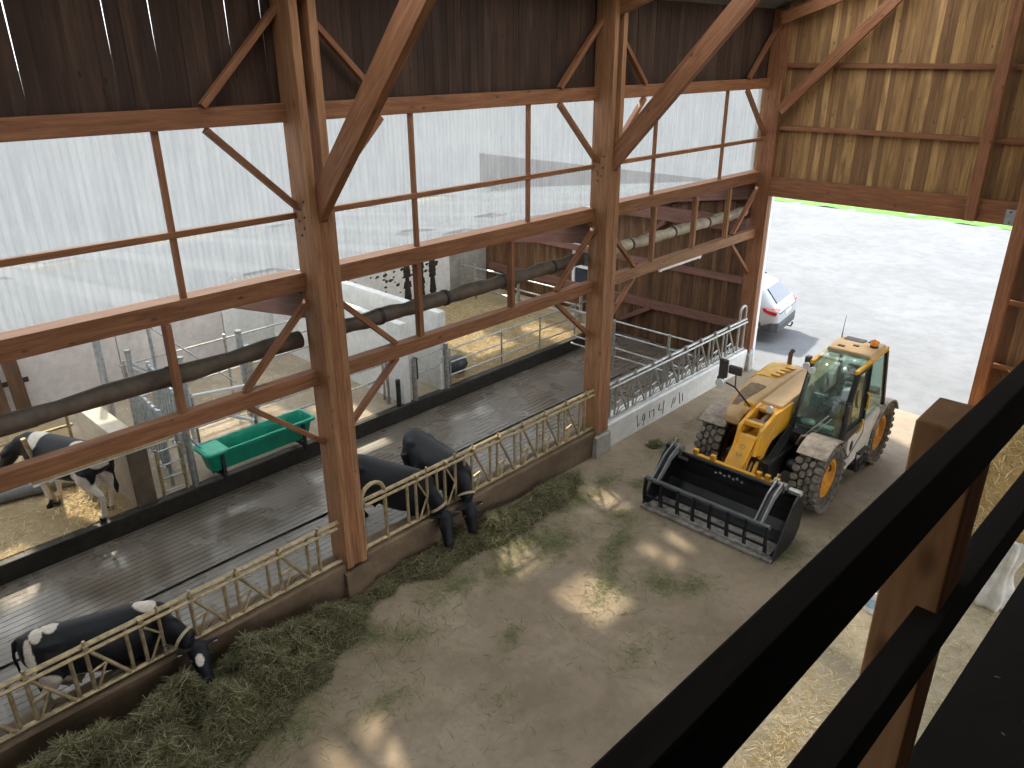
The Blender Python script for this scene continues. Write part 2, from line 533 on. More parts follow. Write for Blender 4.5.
# curb under the feed fence
def curb(y0, y1, mat, name):
    m = MB()
    m.prism([(-8.58, 0), (-8.27, 0), (-8.235, .55), (-8.26, .58), (-8.58, .58)], lambda a, b, d: (a, d, b), y0, y1)
    return struct(m.build(name, mat))
curb(-7, PY[0] - .02, CURB_DIRTY, 'trim_curb')
curb(PY[0] + PW + .03, PY[1] - .02, CURB_DIRTY, 'trim_curb')
curb(PY[1] + PW + .03, PY[2] - .02, WALLW, 'trim_curb')
for i, y in enumerate(PY):
    m = MB(); m.prism([(-8.66, 0), (-8.15, 0), (-8.17, .44), (-8.62, .50)], lambda a, b, d: (a, d, b), y - .06 if i < 2 else y - .02, y + PW + .06 if i < 2 else y + .2)
    struct(m.build('trim_plinth', CURB if i else CURB_DIRTY, bevel=.01))

# boarded walls (each board is an island of one wall)
def board_wall(name, along, a0, a1, z0, z1, plane, mat, w=.15, gaps=(), thick=.022, back=None, top=None):
    m = MB(); a = a0; k = 0
    while a < a1 - .01:
        ww = w * random.uniform(.82, 1.12); b = min(a + ww, a1)
        slit = any(a <= g < b for g in gaps)
        off = random.uniform(0, .008)
        g0 = .002; g1 = .020 if slit else .002
        zt0 = z1 if top is None else top(a); zt1 = z1 if top is None else top(b)
        fn = (lambda p, q, d: (d, p, q)) if along == 'Y' else (lambda p, q, d: (p, d, q))
        m.prism([(a + g0 * .5, z0), (b - g0 * .5, z0), (b - g1, zt1), (a + g0 * .5, zt0)], fn, plane + off, plane + off + thick)
        a = b; k += 1
    return struct(m.build(name, mat))

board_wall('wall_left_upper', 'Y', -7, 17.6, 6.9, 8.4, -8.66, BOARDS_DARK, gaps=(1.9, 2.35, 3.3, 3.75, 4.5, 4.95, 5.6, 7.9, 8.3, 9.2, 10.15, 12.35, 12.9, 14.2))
def gable(x): return 8.30 + .33 * (min(x, -x) + 8.9)
board_wall('wall_far_upper', 'X', -8.85, 6.2, 4.5, 9, 17.585, BOARDS_GOLD, w=.125, top=gable, gaps=(-2.2,))
board_wall('wall_far_lower', 'X', -3.0, 6.2, 0, 4.5, 17.58, BOARDS_END, w=.13)
board_wall('wall_far_lean', 'X', -18.1, -8.62, -.15, 4.6, 17.62, BOARDS_END, w=.13)
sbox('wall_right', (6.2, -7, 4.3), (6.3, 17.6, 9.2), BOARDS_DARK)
for y in (-7, -1, 5.3, 11.3, 17.4): sbox('wall_right_post', (6.15, y - .15, 0), (6.35, y + .15, 4.3), TIMBER_RED)
sbox('ground_east', (6.3, -40, -.25), (60, 17.6, -.03), YARD)
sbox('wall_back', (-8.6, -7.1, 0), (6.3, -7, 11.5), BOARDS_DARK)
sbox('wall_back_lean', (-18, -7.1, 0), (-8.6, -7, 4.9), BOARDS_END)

# concrete panels of the far cow-house wall
yy = -7.0; k = 0
while yy < 15.9:
    L = 2.55
    m = MB().box2((-17.98, yy + .012, -.1), (-17.8, yy + L - .012, 2.72))
    struct(m.build('wall_lean', WALLC if yy < 8 else WALLW, bevel=.012)); yy += L
m = MB().box2((-17.98, yy + .012, -.1), (-17.84, 17.6, 2.72)); struct(m.build('wall_lean_corner', CURB))
for yq in (-6, -3, 0, 3, 6, 9, 12, 15, 17.4):
    m = MB().box2((-17.95, yq - .07, 2.72), (-17.83, yq + .07, 3.5)); struct(m.build('trim_eave_stud', TIMBER_RED))

# partition walls in the pens
def pwall(name, a, b, mat):
    return struct(MB().box2(a, b).build(name, mat, bevel=.015))
pwall('wall_pen', (-14.75, 3.80, .3), (-12.50, 4.14, 1.55), m_concrete('tan topped concrete', (.40, .34, .26), (.52, .45, .35), (.60, .54, .44), .85, 2))
pwall('wall_pen_end', (-12.50, 3.80, .3), (-12.46, 4.14, 1.52), m_concrete('dirty brown wall end', (.06, .045, .03), (.12, .09, .06), (.22, .17, .11), .9, 3))
pwall('wall_passage', (-17.78, 9.64, .3), (-12.44, 9.84, 2.2), WALLW)
pwall('wall_straw_pen', (-17.78, 10.74, .3), (-12.44, 10.95, 2.2), WALLW)

# roofs: sheets with roof lights; the main roof's are unseen, added to brighten inside
def slope_quad(m, x0, z0, x1, z1, y0, y1, t=.06):
    m.add([(x0, y0, z0), (x1, y0, z1), (x1, y1, z1), (x0, y1, z0), (x0, y0, z0 + t), (x1, y0, z1 + t), (x1, y1, z1 + t), (x0, y1, z0 + t)],
          [(3, 2, 1, 0), (4, 5, 6, 7), (0, 1, 5, 4), (1, 2, 6, 5), (2, 3, 7, 6), (3, 0, 4, 7)])
ROOFM = m_plain('grey roof sheet', (.135, .135, .132), .8, var=.1)
def zr(x): return 8.36 + .33 * (min(x, -x) + 8.66)
m = MB()
slope_quad(m, -9.3, zr(-9.3), -7.7, zr(-7.7), -7, 18.2); slope_quad(m, -5.1, zr(-5.1), 0, zr(0), -7, 18.2); slope_quad(m, 0, zr(0), 7, zr(7), -7, 9.5); slope_quad(m, 0, zr(0), .6, zr(.6), 9.5, 18.2); slope_quad(m, 4.4, zr(4.4), 7, zr(7), 9.5, 18.2)
for y in range(-7, 18, 3): slope_quad(m, -7.7, zr(-7.7), -5.1, zr(-5.1), y, y + .35)
struct(m.build('roof', ROOFM))
m = MB()
for y in range(-7, 18, 3):
    if y + 3 > 17.6: continue
    slope_quad(m, -7.7, zr(-7.7) + .01, -5.1, zr(-5.1) + .01, y + .35, y + 3, .02)
struct(m.build('window_roof_light', ROOFCLEAR))  # unseen roof lights, added to brighten the hall
m = MB(); slope_quad(m, .6, zr(.6), 4.4, zr(4.4), 9.5, 18.2, .02); struct(m.build('window_roof_milky', ROOFCLEAR))  # unseen opening in the right slope, added to light the straw heap

def zl(x): return 4.66 - .125 * (-8.7 - x)
PATCHES = [(-5.45, 7.6, 0, .95, .8), (-5.2, 9.45, 0, .95, .8), (-5.6, 3.6, 0, 1.0, .9), (-7.15, 7.55, 0, .7, .8), (-7.15, 9.8, 0, .7, .8),
           (-12.0, 1.75, 0, .6, .5), (-13.3, 3.3, .35, 1.5, 1.1), (-13.6, .6, .35, 1.6, 1.2), (-13.0, 8.7, .35, 1.4, 1.4), (-14.2, 13.5, .35, 1.6, 1.4),
           (-16.0, 6.0, .35, 1.6, 1.6), (-16.0, 9.5, .35, 1.6, 1.2), (-16.2, 12.5, .35, 1.6, 1.4),
           (-15.5, -1.5, .35, 2.2, 2.0), (-15.0, 2.5, .35, 1.2, 1.6), (-14.6, 6.6, .35, 1.0, 2.2), (-13.2, 15.6, .35, 1.4, 1.2), (-15.2, 11.4, .35, 1.2, 1.2), (-10.6, -2, 0, 1.2, 2)]  # roof lights traced from sun patches; extra ones added to brighten the pens
kx = SUN_DIR.x / -SUN_DIR.z; ky = SUN_DIR.y / -SUN_DIR.z
LIGHTS = []
for px, py, pz, sx, sy in PATCHES:
    z = 4.4
    for _ in range(20):
        x = px - kx * (z - pz); z = zl(x)
    y = py - ky * (z - pz)
    LIGHTS.append((x - sx * .55, x + sx * .55, y - sy / 2, y + sy / 2))
DIFF = [(-17.6, -9.4, y, y + 1.45) for y in range(-6, 17, 2)]  # unseen milky strips added to fill the cow house with soft light
xs = sorted({-17.6, -9.4, -18.4, -8.68} | {max(-18.4, min(-8.68, q)) for l in LIGHTS for q in l[:2]})
ys = sorted({q for l in DIFF for q in l[2:]} | {-7.2, 17.9} | {max(-7.2, min(17.9, q)) for l in LIGHTS for q in l[2:]})
mo, mc, md = MB(), MB(), MB()
for xa, xb in zip(xs[:-1], xs[1:]):
    for ya, yb in zip(ys[:-1], ys[1:]):
        if xb - xa < 1e-4 or yb - ya < 1e-4: continue
        cx, cy = (xa + xb) / 2, (ya + yb) / 2
        clear = any(l[0] < cx < l[1] and l[2] < cy < l[3] for l in LIGHTS)
        dif = any(l[0] < cx < l[1] and l[2] < cy < l[3] for l in DIFF)
        slope_quad(mc if clear else md if dif else mo, xa, zl(xa), xb, zl(xb), ya, yb, .03 if clear else .05)
sbox('wall_loft', (2.3, -7, 5.65), (2.36, 7.6, 9.3), BOARDS_DARK)  # unseen wall added to keep light from the right off the railing
struct(mo.build('roof_lean', ROOFM)); struct(mc.build('window_lean_roof_light', ROOFCLEAR)); struct(md.build('window_lean_roof_milky', ROOFDIFF))

# translucent window sheets between the mullions: corrugated
MULL = [[-6.5, -4.9, -2.5, -.1, 1.2, 3.58, PY[0]], [PY[0] + PW, 7.05, 9.43, PY[1]], [PY[1] + PW, 13.03, 15.65, PY[2]]]
wi = 1
for bay in MULL:
    for a, b in zip(bay[:-1], bay[1:]):
        if b in PY: b += PW / 2 if b < 17 else .55
        if any(abs(a - PW - q) < 1e-6 for q in PY): a -= PW / 2
        m = MB(); n = int((b - a) / .019); vs = []; fs = []
        for i in range(n + 1):
            y = a + (b - a) * i / n
            x = -8.75 + .009 * math.sin(2 * PI * y / .076)
            vs += [(x, y, 4.93), (x, y, 6.86)]
        for i in range(n): fs.append((2 * i, 2 * i + 2, 2 * i + 3, 2 * i + 1))
        m.add(vs, fs)
        struct(m.build('window_%d' % wi, POLY, smooth='all')); wi += 1

# ================================================================ TIMBER FRAME
PH = ['tall timber post nearest the left edge', 'tall timber post in the middle', 'tall timber post at the gateway']
BAY = ['in the left bay', 'in the middle bay', 'in the bay next to the gateway']
POSTNAME = ['large near timber post standing between the two nearer cow groups', 'tall timber post in the middle of the feed fence', 'tall timber post at the left side of the open gateway']
for i, y in enumerate(PY):
    t = thing('timber_post', 'tall double ' + POSTNAME[i].replace('tall ', '').replace('large ', ''), 'post', (-8.405, y, .5), 0, 'tall roof posts along the feed fence')
    top = 8.35
    for q in (0, 1):
        o = timber('side_timber', (0, (.055, .035)[i == 2] + q * (.24, .10)[i == 2], 0), (0, (.055, .035)[i == 2] + q * (.24, .10)[i == 2], top - .5), (.11, .07)[i == 2], .39, parent=t, up=(1, 0, 0), mat=TIMBER_POST if i < 2 else TIMBER)
    timber('core_timber', (0, (.175, .085)[i == 2], .02), (0, (.175, .085)[i == 2], 5.1), (.13, .03)[i == 2], .385, parent=t, up=(1, 0, 0))
    if i < 2:
        for bx, bz in ((-.02, 5.25), (.06, 5.16), (-.06, 5.1), (.03, 5.02), (-.04, 4.93), (.07, 5.35)):
            m = MB(); m.lathe([(.0, .012), (.013, .012), (.016, 0)], 8, Matrix.Rotation(PI / 2, 4, 'X'))
            m.build('bolt', STEEL_DK, t, loc=(bx, 0, bz))

def hbeam(name, y0, y1, x0, x1, z0, z1, label, cat, group, mat=TIMBER):
    return timber(name, ((x0 + x1) / 2, y0, (z0 + z1) / 2), ((x0 + x1) / 2, y1, (z0 + z1) / 2), abs(x1 - x0), z1 - z0, label, cat, group, mat)
SPAN = [(-6.9, PY[0]), (PY[0] + PW, PY[1]), (PY[1] + PW, PY[2])]
for i, (a, b) in enumerate(SPAN):
    hbeam('timber_girt', a, b, -8.615, -8.5, 6.76, 6.97, 'thick horizontal timber above the translucent windows ' + BAY[i], 'beam', 'timbers above the windows')
    hbeam('window_rail', a, b, -8.60, -8.53, 5.625, 5.70, 'thin horizontal timber rail crossing the translucent windows ' + BAY[i], 'rail', 'rails across the windows')
    hbeam('sill_timber', a, b, -8.77, -8.49, 4.71, 4.945, 'wide horizontal timber under the translucent windows ' + BAY[i], 'beam', 'timbers under the windows')
    hbeam('timber_girt', a, b, -8.58, -8.42, 3.41, 3.61, 'horizontal timber above the feed fence, below the studs, ' + BAY[i], 'beam', 'lower cross timbers', TIMBER_POST if i == 2 else TIMBER)  # gateway bay gets paler timber: yard light put into the colour
# mullions
for i, bay in enumerate(([3.58], [7.05, 9.43], [13.03, 15.65])):
    for k, y in enumerate(bay):
        tag(timber('window_mullion', (-8.57, y, 4.945), (-8.57, y, 6.76), .07, .055, up=(1, 0, 0)),
            'slim upright mullion on the translucent windows ' + BAY[i] + ('' if len(bay) == 1 else (', left one' if k == 0 else ', right one')), 'mullion', 'window mullions')
for i, bay in enumerate(([3.3], [6.97, 8.95], [13.06, 14.62, 16.03])):
    for k, y in enumerate(bay):
        which = '' if len(bay) == 1 else [', first', ', second', ', third'][k]+' from the left'
        tag(timber('timber_stud', (-8.5, y, 3.61), (-8.5, y, 4.71), .08, .11, up=(1, 0, 0), mat=TIMBER_POST if i == 2 else TIMBER),  # paler studs by the gateway, coloured as if lit from the yard
            'short stud under the windows ' + BAY[i] + which, 'stud', 'short studs under the sill')
# knee braces
def knee(p0, p1, label):
    timber('knee_brace', p0, p1, .07, .095, label, 'brace', 'short diagonal knee braces', up=(1, 0, 0))
for i, y in enumerate(PY):
    for sd in (-1, 1):
        if sd == 1 and i == 2: continue
        ye = y + .01 if sd < 0 else y + PW - .01
        side = 'left' if sd < 0 else 'right'
        for (zb, za, nm) in ((6.98, 7.98, 'above the window top timber'), (6.74, 5.76, 'across the translucent window'),
                             (3.62, 4.58, 'above the lower cross timber'), (3.40, 2.52, 'below the lower cross timber')):
            yb = ye + sd * 1.03
            knee((-8.5, yb, zb), (-8.5, ye, za), 'knee brace %s, %s of the %s' % (nm, side, PH[i].replace('tall timber post', 'post')))
# big raking braces and roof timbers
RK = ['rising from the near left post', 'rising from the middle post', 'on the boarded wall over the gateway']
for i, y in enumerate((5.305, 11.295)):
    timber('raking_brace', (-8.38, y, 5.66), (-5.82, y, 8.42), .125, .30, 'heavy raking timber brace ' + RK[i], 'brace', 'heavy raking braces', TIMBER, up=(0, 0, 1))
timber('raking_brace', (-8.15, 17.29, 6.30), (-5.85, 17.29, 8.66), .10, .23, 'raking timber brace ' + RK[2], 'brace', 'heavy raking braces', TIMBER)
for i, y in enumerate((5.305, 11.295, 17.3)):
    timber('roof_rafter', (-8.35, y, 8.16), (-1.5, y, 8.16 + .33 * 6.85), .125, .24, 'sloping roof timber at the top of the ' + PH[i].replace('tall ', ''), 'rafter', 'sloping roof timbers', TIMBER)
# rolled curtains behind the lower timbers
for i, (a, b) in enumerate(SPAN):
    t = thing('rolled_curtain', 'long rolled-up curtain behind the short studs ' + BAY[i], 'curtain', (-8.77, a, 3.98), 0, 'rolled-up side curtains')
    pts = [(0, 0.02 + (b - a - .04) * k / 24, .01 * math.sin(k * 1.7)) for k in range(25)]
    rad = [.118 - (.02 if k % 4 == 2 else 0) for k in range(25)]
    MB().tube(pts, rad, 14).build('roll', TARP if i == 2 else TARP_SHADE, t, smooth=True)
    ny = 3 if i == 2 else 4
    for k in range(ny):
        yk = (b - a) * (k + .75) / (ny + .4)
        if i == 2: yk = (1.2, 2.75, 4.15)[k]
        MB().tube([(0, yk - .03, 0), (0, yk + .03, 0)], .128, 14).build('strap', STEEL_DK, t)
# strip lights under the lower cross timber
def strip_light(y0, y1, label):
    t = thing('strip_light', label, 'lamp', (-8.46, y0, 3.41), 0, 'strip lights under the cross timbers')
    L = y1 - y0
    MB().box2((-.04, 0, -.035), (.04, L, 0)).build('housing', GALV_TAN if y0 < 5 else WHITE, t, bevel=.006)
    MB().tube([(0, .06, -.055), (0, L - .06, -.055)], .013, 10).build('tube', WHITE, t, smooth=True)
    for e in (.03, L - .03): MB().box2((-.025, e - .03, -.07), (.025, e + .03, -.035)).build('end_cap', WHITE, t)
strip_light(13.35, 14.95, 'white strip light under the timber next to the gateway')
strip_light(1.62, 3.12, 'strip light under the lower timber above the standing black and white cow')

# gateway timbers
timber('gate_lintel', (-8.2, 17.46, 4.63), (-3.0, 17.46, 4.63), .14, .44, 'deep horizontal timber lintel over the open gateway', 'lintel', None, TIMBER)
timber('side_lintel', (-2.94, 17.47, 4.63), (5.9, 17.47, 4.63), .12, .42, 'horizontal timber right of the gateway at lintel height', 'beam', None, TIMBER)
for nm, z in (('lower', 5.93), ('upper', 7.235)):
    timber('wall_rail', (-8.2, 17.53, z), (-4.03, 17.53, z), .09, .10, 'long %s rail on the boarded wall above the gateway' % nm, 'rail', 'rails on the boarded wall', TIMBER)
    timber('wall_rail', (-3.84, 17.53, z), (6, 17.53, z), .09, .10, '%s rail on the boards right of the hanging post' % nm, 'rail', 'rails on the boarded wall', TIMBER)
timber('hanging_post', (-3.94, 17.32, 4.43), (-3.94, 17.32, 9.9), .18, .20, 'upright timber on the boarded wall ending at the lintel', 'post', None, TIMBER, up=(1, 0, 0))
timber('gate_post', (-3.05, 17.32, 0), (-3.05, 17.32, 10.0), .20, .22, 'upright timber post at the right side of the gateway', 'post', None, TIMBER, up=(1, 0, 0))
for nm, z in (('lower', 1.55), ('upper', 2.9)):
    timber('wall_rail', (-2.94, 17.53, z), (6, 17.53, z), .09, .10, '%s rail on the boarded wall right of the gateway behind the straw' % nm, 'rail', 'rails on the boarded wall', TIMBER)
m = MB(); m.box((0, 0, 0), (.17, .012, .30)); o = m.build('steel_plate', GALV_BLUE, loc=(-3.27, 17.383, 4.56)); tag(o, 'small grey steel plate bolted to the right end of the lintel', 'plate')
for dz in (-.1, .1): MB().ball((0, -.008, dz), .018, 8).build('bolt', STEEL_DK, o)
# pale edge board of the gateway
m = MB().box2((-8.24, 17.58, .0), (-8.20, 17.70, 4.42)); struct(m.build('trim_gateway', WHITE))
m = MB().box2((-8.5, 17.42, 0), (-8.18, 17.60, .56)); struct(m.build('trim_gateway_base', GALV_BLUE))
# timbers on the far wall of the cow house
timber('wall_plank', (-14.6, 17.5, 3.63), (-8.7, 17.5, 3.63), .2, .34, 'wide reddish plank high on the far boarded cow house wall', 'plank', None, TIMBER_RED)
timber('wall_rail', (-17.6, 17.53, 2.26), (-8.65, 17.53, 2.26), .12, .17, 'upper reddish rail on the far cow house wall', 'rail', 'rails on the far cow house wall', TIMBER_RED)
timber('wall_rail', (-17.6, 17.53, 1.1), (-8.65, 17.53, 1.1), .12, .22, 'lower reddish rail on the far cow house wall', 'rail', 'rails on the far cow house wall', TIMBER_RED)
timber('wall_brace', (-12.1, 17.5, 2.6), (-11.0, 17.5, 3.45), .08, .12, 'diagonal brace under the wide plank on the far cow house wall', 'brace', None, TIMBER_RED)
timber('wall_brace', (-12.3, 17.5, .45), (-11.3, 17.5, 1.0), .08, .12, 'diagonal brace low on the far cow house wall behind the pipe rails', 'brace', None, TIMBER_RED)
# cow house roof beams by each post
for i, y in enumerate(PY):
    timber('lean_beam', (-8.66, y + .175, 4.45), (-12.0, y + .175, 3.95), .2, .34, 'sloping roof beam of the cow house behind the ' + PH[i].replace('tall ', ''), 'beam', 'cow house roof beams', TIMBER_RED)
# white framed window in the far wall
w = thing('window_far', None, None, (-13.75, 17.58, 1.1))
struct(w)
m = MB()
for x in (-.36, .36): m.box((x, 0, .6), (.09, .06, 1.3))
for z in (-.02, .6, 1.22): m.box((0, 0, z), (.72, .06, .08))
struct(m.build('frame', WHITE, w))
struct(MB().box((0, .02, .6), (.66, .012, 1.2)).build('pane', m_plain('dark pane', (.03, .045, .07), .15, 0, .6, .1), w))

# ================================================================ PIPE WORK
def bay_fence(y0, y1, start, pitch, count, label, metal, loops=(), ztop=1.28, shut=()):
    t = thing('feed_fence', label, 'fence', (-8.32, y0, .58), 0, 'headlock feed fences on the curb')
    L = y1 - y0; H = ztop - .58
    m = MB(); m.tube([(0, 0, H), (0, L, H)], .032, 8); m.build('top_pipe', metal, t, smooth=True)
    m = MB(); m.tube([(.055, 0.05, H - .055), (.055, L - .05, H - .055)], .025, 8); m.build('lock_pipe', metal, t, smooth=True)
    m = MB(); m.tube([(0, 0, .05), (0, L, .05)], .03, 8); m.build('bottom_pipe', metal, t, smooth=True)
    for k in range(count):
        y = start + pitch * k - y0
        if y > L - .1: break
        # fixed upright, latch upright, slanting lock bar with its strut
        MB().tube([(0, y - .17, .05), (0, y - .17, H)], .025, 8).build('upright', metal, t, smooth=True)
        MB().tube([(.0, y, .05), (.0, y, H)], .025, 8).build('upright', metal, t, smooth=True)
        if y + .42 < L:
            b = MB()
            if k in shut:
                b.tube([(.03, y + .21, H - .03), (.03, y + .21, .05)], .023, 8)
                b.tube([(.03, y + .03, .07), (.03, y + .20, .40), (.03, y + .02, H - .12)], .017, 8)
            else:
                b.tube([(.03, y + .02, H - .06), (.03, y + .40, .08)], .024, 8)
                b.tube([(.03, y + .03, .07), (.03, y + .17, .38)], .018, 8)
                b.tube([(.03, y + .0, .34), (.03, y + .17, .38)], .015, 6)
            b.build('lock_bar', metal, t, smooth=True)
            MB().tube([(.02, y + .12, .10), (.05, y + .2, .19), (.05, y + .30, .19), (.05, y + .33, .12)], .006, 6).build('hook', STEEL_DK, t, smooth=True)
        b = MB(); b.box((.03, y, H + .005), (.10, .055, .055)); b.tube([(.03, y + (.21 if k in shut else 0), H + .0), (.03, y + (.21 if k in shut else 0), H + .085)], .02, 6)
        b.build('latch', metal, t)
    for (ya, yb, zt) in loops:
        ya -= y0; yb -= y0; r = (yb - ya) / 2; c = (ya + yb) / 2
        pts = [(0, ya, .0)] + [(0, c - r * math.cos(a), zt - .58 - r + r * math.sin(a)) for a in [PI * k / 10 for k in range(11)]] + [(0, yb, .0)]
        MB().tube(pts, .032, 8).build('end_loop', metal, t, smooth=True)
    return t
bay_fence(-2.0, PY[0] - .03, -1.46, .62, 11, 'tan headlock feed fence between the left edge and the near post', GALV_TAN, ztop=1.29, shut=(6,))
bay_fence(PY[0] + PW + .02, PY[1] - .03, 6.56, .61, 8, 'headlock feed fence between the near post and the middle post', GALV_TAN, loops=((5.54, 5.96, 1.66),), ztop=1.44, shut=(0, 1))
bay_fence(PY[1] + PW + .02, 17.28, 11.83, .645, 8, 'grey headlock feed fence between the middle post and the gateway', GALV, loops=((16.92, 17.2, 1.78),), ztop=1.40)

def pipe_rail(name, label, cat, p0, p1, zs, posts, r=.022, pr=.03, metal=GALV, ph=None, base=.35, group=None):
    """straight pipe barrier: rails at heights zs, posts at fractions along it"""
    p0 = V((*p0, base)); p1 = V((*p1, base))
    t = thing(name, label, cat, p0, 0, group); d = p1 - p0
    for z in zs:
        MB().tube([(0, 0, z - base), (d.x, d.y, z - base)], r, 8).build('rail', metal, t, smooth=True)
    for f in posts:
        MB().tube([(d.x * f, d.y * f, 0), (d.x * f, d.y * f, (ph or max(zs) + .03) - base)], pr, 10).build('post', metal, t, smooth=True)
    return t
GP = 'galvanised pipe barriers in the cow house'
pipe_rail('pipe_barrier', 'galvanised pipe barrier of two rails behind the green trough', 'barrier', (-12.95, 4.85), (-12.95, 9.5), (.85, 1.2), (0, .33, .66, 1), metal=GALV, group=GP)
pipe_rail('pipe_barrier', 'tall galvanised pipe barrier across the pen near the concrete wall', 'barrier', (-15.6, 5.0), (-15.6, 9.5), (1.0, 1.4, 1.75), (.02, .5, .98), metal=GALV, ph=1.85, group=GP)
pipe_rail('pipe_barrier', 'three rail pipe barrier along the straw pen edge by the alley', 'barrier', (-12.56, 11.15), (-12.56, 16.9), (.55, .87, 1.2), (0.0, .3, .55, .8, 1), r=.02, pr=.022, metal=GALV, group=GP)
pipe_rail('pipe_barrier', 'pipe barrier crossing the alley end between middle post and far wall', 'barrier', (-8.62, 15.3), (-12.3, 15.3), (.3, .52, .9, 1.24), (.18, .62), r=.022, pr=.035, metal=GALV, base=0, group=GP)
pipe_rail('pipe_barrier', 'pale pipe barrier across the back of the straw pen', 'barrier', (-17.6, 16.3), (-12.75, 16.3), (.7, 1.0, 1.35), (0.0, .12, .5, .99), r=.026, pr=.05, metal=GALV, ph=1.5, group=GP)
pipe_rail('cow_rail', 'pair of tan rails behind the standing black and white cow', 'barrier', (-14.9, .2), (-14.9, 3.75), (1.15, 1.5), (.05, .98), r=.03, pr=.03, metal=GALV_TAN, group=GP)
# passage gate
t = thing('passage_gate', 'short pipe gate between the white partition walls', 'gate', (-12.42, 9.95, .35))
for y in (0, .95): MB().tube([(0, y, 0), (0, y, 1.1 if y else 1.0)], .06, 12).build('post', GALV, t, smooth=True)
MB().tube([(0, .05, .95), (0, .9, 1.0)], .022, 8).build('rail', GALV, t, smooth=True)
MB().tube([(0, .05, .62), (0, .55, .62), (0, .75, .66), (0, .9, .80)], .022, 8).build('rail', GALV, t, smooth=True)
MB().box((0, .03, .75), (.1, .09, .5)).build('hinge_plate', STEEL_DK, t)
# ladder gate and post left of the trough
t = thing('pen_gate', 'narrow ladder-like pen gate left of the green trough', 'gate', (-12.42, 4.25, .35))
for y in (0, .42): MB().tube([(0, y, 0.03), (0, y, .95)], .03, 10).build('stile', GALV_TAN, t, smooth=True)
for z in (.12, .37, .62, .9): MB().tube([(0, 0, z), (0, .42, z)], .016, 8).build('rung', GALV, t, smooth=True)
o = MB().tube([(0, 0, 0), (0, 0, 1.15)], .06, 14).build('pen_post', GALV, loc=(-12.42, 4.82, .35), smooth=True); tag(o, 'stout round galvanised post at the left end of the green trough', 'post')
o = MB().tube([(0, 0, 0), (0, 0, .62)], .055, 14).build('pen_post', STEEL_DK, loc=(-12.44, 9.5, .35), smooth=True); tag(o, 'short dark round post at the foot of the white partition wall', 'post')
o = MB().tube([(0, 0, 0), (0, 0, 1.3)], .035, 10).build('pen_post', GALV, loc=(-12.7, 9.42, .35), smooth=True); tag(o, 'thin galvanised post close to the white partition wall', 'post')
# handling crush: bundles of upright bars behind the low partition wall
def bar_panel(label, p0, p1, n, z0, z1, metal):
    p0, p1 = V((*p0, 0)), V((*p1, 0)); d = p1 - p0
    t = thing('sorting_gate', label, 'gate', (p0.x, p0.y, .35), 0, 'barred sorting gates')
    for k in range(n):
        f = k / (n - 1)
        MB().tube([(d.x * f, d.y * f, z0 - .35), (d.x * f, d.y * f, z1 - .35)], .024 if 0 < k < n - 1 else .04, 8).build('bar' if 0 < k < n - 1 else 'stile', metal, t, smooth=True)
    for z in (z0 + .03, z1 - .05): MB().tube([(0, 0, z - .35), (d.x, d.y, z - .35)], .024, 8).build('rail', metal, t, smooth=True)
    for f in (0.0, 1.0): MB().box((d.x * f, d.y * f, (z0 - .35) / 2), (.05, .05, z0 - .35)).build('foot', metal, t)
bar_panel('galvanised sorting gate of upright bars just behind the low partition wall', (-12.75, 4.55), (-14.6, 4.75), 10, .55, 1.85, GALV_BLUE)
bar_panel('second galvanised sorting gate of upright bars, farther from the low partition wall', (-13.0, 5.0), (-14.9, 5.3), 9, .55, 1.95, GALV_BLUE)
for k, (x, y, z, r, lb) in enumerate(((-15.2, 4.55, 2.9, .07, 'leftmost tall galvanised pole against the concrete wall'), (-15.3, 5.1, 2.1, .055, 'capped galvanised pole between the tall poles at the concrete wall'),
                            (-14.95, 5.45, 2.75, .035, 'thin tall galvanised pole holding the slanting stay'), (-14.3, 5.7, 2.05, .055, 'short capped pole right of the slanting stay pole'),
                            (-14.5, 7.05, 2.2, .065, 'stout galvanised pole right of the hanging stud, behind the trough'))):
    t = thing('pen_pole', lb, 'post', (x, y, .35), 0, 'galvanised poles in the pens')
    MB().tube([(0, 0, 0), (0, 0, z - .35)], r, 12).build('pole', GALV_BLUE, t, smooth=True)
    MB().tube([(0, 0, z - .36), (0, 0, z - .30)], r * 1.12, 12).build('cap', GALV, t, smooth=True)
    if k == 2:
        MB().tube([(0, 0, z - .45), (1.3, 1.0, 1.15)], .018, 8).build('stay', GALV, t, smooth=True)
    if k == 4:
        MB().box((.16, .06, .8), (.12, .12, 1.6)).build('side_post', GALV, t)
    if k == 1:
        for q in (0, .12): MB().tube([(-.1, -.05 + q, z - .62), (.35, .25 + q, z - .85)], .025, 8).build('arm', GALV, t, smooth=True)
o = MB().tube([(0, 0, 0), (.55, .95, .1)], .03, 8).build('pipe_stay', WHITE, loc=(-13.6, 5.5, 1.55)); tag(o, 'pale slanting pipe behind the lower timber above the trough', 'pipe')
MB().tube([(0, 0, -.25), (.75, .8, -.55)], .035, 8).build('lower_pipe', WHITE, o)
for q in ((0, 0), (.55, .95)): MB().tube([(q[0], q[1], -1.2), (q[0], q[1], .05)], .025, 8).build('post', GALV, o)

